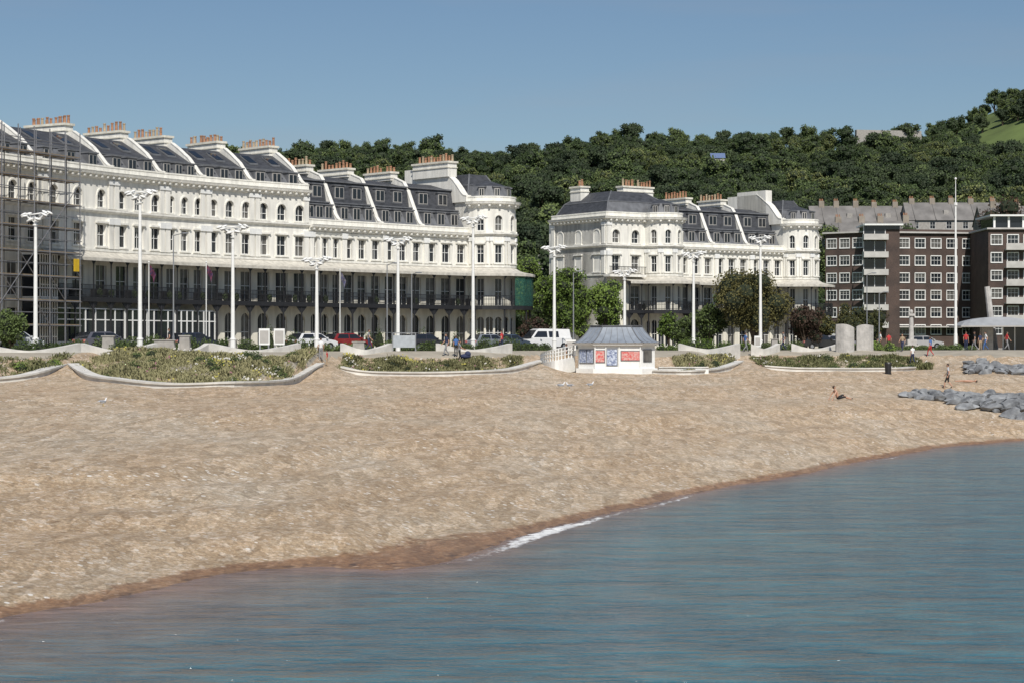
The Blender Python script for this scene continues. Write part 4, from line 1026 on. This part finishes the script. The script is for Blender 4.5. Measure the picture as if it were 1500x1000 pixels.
for i in range(190):
    t=random.random(); px=1325+225*t; dc=133-7*t; wd=1.5+5*t; d=dc+random.uniform(-wd,wd)
    x=WX(px,d); r=random.uniform(.32,.6)*(0.75+0.45*t); it.append((x,d,hz(x,d)+r*random.uniform(0,.35)+max(0,0.6*(1-abs(d-dc)/wd)*t),r))
rocks('rock_groyne',it)
it=[]
for i in range(150):
    t=random.random(); px=1412+150*t; dc=166-2*t; wd=2+6*t; d=dc+random.uniform(-wd,wd); x=WX(px,d); r=random.uniform(.35,.7)*(.8+.4*t); it.append((x,d,hz(x,d)+r*random.uniform(0,.4)+0.5*t*(1-abs(d-dc)/wd),r))
rocks('rock_groyne',it)

# ---------------- people
skin=mat('skin',(0.50,0.29,0.20),0.55,0.08); hairm=mat('dark_hair',(0.05,0.03,0.02),0.7)
def cloth(n,c): return mat('cloth_'+n,c,0.85,0.15,6)
def person(name,px,d,facing,pose,top,bottom,H=1.72,shoes=None,hair=hairm,skinlegs=False,bare=False,z=None,lean=0.0):
    shoes=shoes or rubber
    J={'pel':(0,0,.93),'sp':(0,0,1.12),'ch':(0,0,1.33),'nk':(0,0.0,1.48),'hb':(0,.015,1.56)}
    for s,k in ((-1,'l'),(1,'r')):
        J['sh'+k]=(s*.18,0,1.40); J['el'+k]=(s*.23,-.02,1.13); J['wr'+k]=(s*.24,.06,.88)
        J['hp'+k]=(s*.09,0,.90); J['kn'+k]=(s*.10,.02,.49); J['an'+k]=(s*.10,-.02,.08); J['to'+k]=(s*.11,.15,.035)
    zo=0
    if pose=='walk':
        J['knl']=(-.1,.2,.5); J['anl']=(-.1,.27,.09); J['tol']=(-.1,.44,.06); J['knr']=(.1,.02,.5); J['anr']=(.1,-.28,.16); J['tor']=(.1,-.15,.04)
        J['ell']=(-.25,-.12,1.14); J['wrl']=(-.26,-.02,.91); J['elr']=(.25,.08,1.14); J['wrr']=(.25,.25,.97)
    if pose=='push':
        for s,k in ((-1,'l'),(1,'r')): J['el'+k]=(s*.24,.12,1.16); J['wr'+k]=(s*.2,.38,1.08)
        J['knl']=(-.1,.16,.5); J['anl']=(-.1,.2,.09); J['tol']=(-.1,.36,.04); J['anr']=(.1,-.22,.12); J['tor']=(.1,-.07,.04)
    if pose=='sit':
        zo=-.78
        for kk in ('sp','ch','nk','hb','shl','shr'):
            x,y,zz_=J[kk]; q=zz_-.93; J[kk]=(x,y-q*.45,.93+q*.9)
        for s,k in ((-1,'l'),(1,'r')):
            J['hp'+k]=(s*.1,0,.90); J['kn'+k]=(s*.14,.40,1.12 if k=='l' else .98); J['an'+k]=(s*.15,.70 if k=='l' else .82,.84); J['to'+k]=(s*.16,.84 if k=='l' else .96,.88)
            J['el'+k]=(s*.27,-.38,1.12); J['wr'+k]=(s*.27,-.5,.86)
    if pose=='lie':
        zo=0
        for kk,v in list(J.items()): J[kk]=(v[0],-(v[2]-.9),.13+v[1]*.4)
    base={'pel':.13,'sp':.125,'ch':.15,'nk':.055,'hb':.05,'sh':.065,'el':.043,'wr':.028,'hp':.095,'kn':.06,'an':.04,'to':.035}
    names=list(J); idx={n_:i for i,n_ in enumerate(names)}
    E=[('pel','sp'),('sp','ch'),('ch','nk'),('nk','hb')]
    for k in 'lr': E+=[('ch','sh'+k),('sh'+k,'el'+k),('el'+k,'wr'+k),('pel','hp'+k),('hp'+k,'kn'+k),('kn'+k,'an'+k),('an'+k,'to'+k)]
    me=bpy.data.meshes.new('b'); me.from_pydata([J[n_] for n_ in names],[(idx[a],idx[b_]) for a,b_ in E],[])
    ob=bpy.data.objects.new('b',me); COL.objects.link(ob); sk=ob.modifiers.new('s','SKIN'); sb_=ob.modifiers.new('d','SUBSURF'); sb_.levels=1
    sv=me.skin_vertices[0].data
    for n_ in names:
        r=base.get(n_,base.get(n_[:2],.05)); sv[idx[n_]].radius=(r,r*.8 if n_ in('ch','sp','pel') else r)
        sv[idx[n_]].use_root=(n_=='pel')
    dg=bpy.context.evaluated_depsgraph_get(); me2=bpy.data.meshes.new_from_object(ob.evaluated_get(dg)); bpy.data.objects.remove(ob)
    m=MB(); m.v=[tuple(v.co) for v in me2.vertices]
    seg=[(a,b_,Vector(J[a]),Vector(J[b_])) for a,b_ in E]
    def near_(p):
        best=None
        for a,b_,A_,B_ in seg:
            t=max(0,min(1,(p-A_).dot(B_-A_)/(B_-A_).length_squared)); dd_=(p-(A_+(B_-A_)*t)).length/ (base.get(a,base.get(a[:2],.05)))
            if best is None or dd_<best[0]: best=(dd_,a,b_,t)
        return best
    for p in me2.polygons:
        _,a,b_,t=near_(p.center); mm=top
        if a in('nk','hb') or b_=='hb': mm=skin
        elif a[:2]=='el': mm=skin
        elif a[:2]=='sh' and t>.5: mm=skin
        elif a[:2]in('hp',) or (a=='pel' and b_!='sp') or (a=='pel' and t<.4): mm=bottom
        elif a[:2]=='kn': mm=skin if skinlegs else bottom
        elif a[:2]=='an': mm=shoes
        if bare and mm is top: mm=skin
        m.f.append(tuple(p.vertices)); m.m.append(m.mi(mm))
    hb=Vector(J['hb']); up=(hb-Vector(J['nk'])).normalized(); 
    if pose=='lie': fwd=Vector((0,0,1))
    else: fwd=Vector((0,1,0)); 
    fwd=(fwd-up*fwd.dot(up)).normalized(); rt=fwd.cross(up); R=Matrix((rt,fwd,up)).transposed(); hc=hb+up*.09
    m.ell(hc,(.075,.092,.115),skin,R,12,9); m.ell(hc-fwd*.02+up*.03,(.083,.095,.105),hair,R,12,9)
    m.tube(hc+fwd*.085+up*.01,hc+fwd*.115-up*.018,.008,.015,skin,5)
    for s in (-1,1): m.ell(hc+fwd*.084+rt*(s*.03)+up*.012,(.011,.006,.007),rubber,R,6,4); m.ell(hc+rt*(s*.078),(.012,.02,.03),skin,R,6,5)
    m.ell(hc+fwd*.086-up*.05,(.024,.006,.006),red,R,6,4)
    for k,s in (('l',-1),('r',1)):
        w_=Vector(J['wr'+k]); dr=(w_-Vector(J['el'+k])).normalized(); sd=dr.cross(Vector((1,0,0))).normalized(); nn=dr.cross(sd)
        R2=Matrix((sd,nn,dr)).transposed(); m.ell(w_+dr*.05,(.04,.018,.055),skin,R2,8,6)
        for i in range(4):
            b0=w_+dr*.085+sd*((i-1.5)*.019); l=.042+.008*(1.5-abs(i-1.5)); b2=b0+dr*l+nn*.006*s; b3=b2+dr*l*.6+nn*.02*s
            m.tube(b0,b2,.009,.008,skin,5); m.tube(b2,b3,.008,.006,skin,5)
        b0=w_+dr*.035+sd*.035; m.tube(b0,b0+dr*.035+sd*.025,.011,.009,skin,5); m.tube(b0+dr*.035+sd*.025,b0+dr*.065+sd*.028,.009,.007,skin,5)
    o=m.obj(name,smooth=True); x=WX(px,d); zz_=hz(x,d) if z is None else z; s_=H/1.76; o.scale=(s_,)*3; o.rotation_euler=(0,0,facing); o.location=(x,d,zz_+zo*s_)
    return o
navy=cloth('navy',(.03,.04,.09)); grey=cloth('grey',(.25,.25,.26)); wht=cloth('white',(.7,.7,.68)); blk=cloth('black',(.02,.02,.022)); redc=cloth('red',(.45,.04,.04)); blu=cloth('blue',(.06,.14,.35)); tan=cloth('tan',(.4,.3,.2))
person('walking_man',1389,141,1.2,'walk',cloth('lightgrey',(.45,.45,.47)),blk,1.74,skinlegs=True)
person('sitting_sunbather',1228,128,-1.3,'sit',redc,blk,1.75,skinlegs=True,bare=True)
person('walking_man',1337,180,0.4,'walk',wht,navy); person('pedestrian',1363,182,0.8,'walk',blu,redc); person('pedestrian',1415,184,-.6,'stand',redc,navy)
person('pedestrian',1302,188,.2,'stand',redc,blk); person('pedestrian',1322,187,2.5,'walk',tan,navy,1.6); person('pedestrian',654,158,2.0,'walk',navy,grey); person('pedestrian',668,158,.5,'stand',blu,blk,1.65)
person('person_pushing_pram',673,156,-1.3,'push',grey,blk,1.7)
person('pedestrian',470,143.5,.4,'stand',wht,grey,1.65); person('child',479,143,1.4,'stand',redc,tan,1.15); person('pedestrian',1428,186,1,'walk',blk,grey)
person('pedestrian',735,170,1,'walk',redc,navy); person('lying_sunbather',1415,150,1.3,'lie',blk,blk,1.7,skinlegs=True,bare=True)
person('pedestrian',1444,187,1.6,'walk',wht,blu); person('pedestrian',1475,188,-1.4,'walk',redc,grey); person('pedestrian',1436,186,.4,'stand',navy,tan,1.6); person('pedestrian',1290,189,1.4,'walk',wht,blk); person('pedestrian',1092,183,-1.2,'walk',blu,grey); person('pedestrian',1148,186,1.5,'walk',grey,navy); person('pedestrian',830,168,1.1,'walk',blk,tan); person('pedestrian',540,160,-1.5,'walk',grey,navy); person('pedestrian',248,147,1.4,'walk',blk,blk)
m=MB(); x=WX(680,156)+.1; d=156; z=hz(x,d)
for sx2 in(-.3,.35):
    for sy2 in(-.22,.22): m.tube((x+sx2,d+sy2-.02,z+.13),(x+sx2,d+sy2+.02,z+.13),.13,.13,rubber,10)
m.ell((x,d,z+.55),(.42,.24,.2),navy); m.ell((x+.18,d,z+.72),(.25,.24,.25),navy); m.tube((x-.3,d,z+.15),(x+.25,d,z+.5),.02,.02,steel,5); m.tube((x+.35,d,z+.15),(x-.25,d,z+.5),.02,.02,steel,5); m.tube((x-.2,d,z+.5),(x-.55,d,z+1.0),.018,.018,steel,5); m.obj('pram')
gw=mat('gull_white',(.7,.7,.7),.8); gg=mat('gull_grey',(.3,.32,.35),.8); gy=mat('gull_beak',(.6,.4,.05),.6)
def gull(px,d,r,s=1.0):
    e=MB(); e.ell((0,0,.22),(.2,.09,.09),gw,Matrix.Rotation(-.15,3,'Y')); e.ell((-.05,.05,.25),(.22,.05,.06),gg,Matrix.Rotation(.1,3,'Y')); e.ell((-.05,-.05,.25),(.22,.05,.06),gg,Matrix.Rotation(.1,3,'Y'))
    e.tube((.13,0,.26),(.2,0,.37),.05,.04,gw,8); e.ell((.21,0,.39),(.06,.045,.045),gw); e.tube((.26,0,.385),(.33,0,.37),.014,.006,gy,5); e.extn(Fr((0,0),(1,0),0),[(-.2,.21),(-.36,.24),(-.36,.26),(-.2,.26)],-.04,.04,gw)
    for k in(-.04,.04): e.tube((0,k,.16),(.0,k,0),.009,.009,gy,4); e.tube((0,k,.005),(.06,k,.005),.012,.012,gy,4)
    o=e.obj('seagull',smooth=True); x=WX(px,d); o.location=(x,d,hz(x,d)); o.rotation_euler=(0,0,r); o.scale=(s,)*3
gull(151,92,.9,.9); gull(822,127,0,1.0); gull(834,128,2.6,1.0); gull(865,131,.5,1.0)

# ---------------- sky, sun, camera
w=bpy.data.worlds.new('World'); SC.world=w; w.use_nodes=True; N=w.node_tree.nodes; L=w.node_tree.links
bg=N['Background']; sk=N.new('ShaderNodeTexSky'); sk.sky_type='NISHITA'; sk.sun_disc=False
el=math.radians(46); sd=Vector((0.15,-0.99,0)).normalized()
az=math.atan2(sd.x,sd.y)
sk.sun_elevation=el; sk.sun_rotation=az; sk.altitude=0; sk.air_density=1.0; sk.dust_density=0.5; sk.ozone_density=4.0
tc=N.new('ShaderNodeTexCoord'); mp=N.new('ShaderNodeMapping'); mp.inputs['Scale'].default_value=(1.5,1.5,14); nz=N.new('ShaderNodeTexNoise'); nz.inputs['Scale'].default_value=2.2; nz.inputs['Detail'].default_value=5
L.new(tc.outputs['Generated'],mp.inputs['Vector']); L.new(mp.outputs['Vector'],nz.inputs['Vector'])
cr=N.new('ShaderNodeValToRGB'); cr.color_ramp.elements[0].position=.52; cr.color_ramp.elements[0].color=(0,0,0,1); cr.color_ramp.elements[1].position=.75; cr.color_ramp.elements[1].color=(.2,.2,.2,1); L.new(nz.outputs['Fac'],cr.inputs['Fac'])
hs=N.new('ShaderNodeHueSaturation'); hs.inputs['Saturation'].default_value=1.02; L.new(sk.outputs[0],hs.inputs['Color'])
mx=N.new('ShaderNodeMix'); mx.data_type='RGBA'; mx.inputs[7].default_value=(5.2,5.2,5.6,1); L.new(cr.outputs['Color'],mx.inputs[0]); L.new(hs.outputs[0],mx.inputs[6]); L.new(mx.outputs[2],bg.inputs['Color'])
bg.inputs['Strength'].default_value=0.070
sl=bpy.data.lights.new('sun','SUN'); sl.energy=4.5; sl.angle=math.radians(0.5); sl.color=(1.0,0.955,0.89); so=bpy.data.objects.new('sun',sl); COL.objects.link(so)
dv=Vector((sd.x*math.cos(el),sd.y*math.cos(el),math.sin(el))); so.rotation_euler=(-dv).to_track_quat('-Z','Y').to_euler()
cam=bpy.data.cameras.new('camera'); co=bpy.data.objects.new('camera',cam); COL.objects.link(co); cam.lens=70; cam.sensor_width=36; cam.clip_end=9000; cam.clip_start=0.5
co.location=(0,0,EYE); co.rotation_euler=(math.radians(90)+5/FL,0,0); SC.camera=co
SC.view_settings.view_transform='Standard'; SC.view_settings.look='None'; SC.view_settings.exposure=0
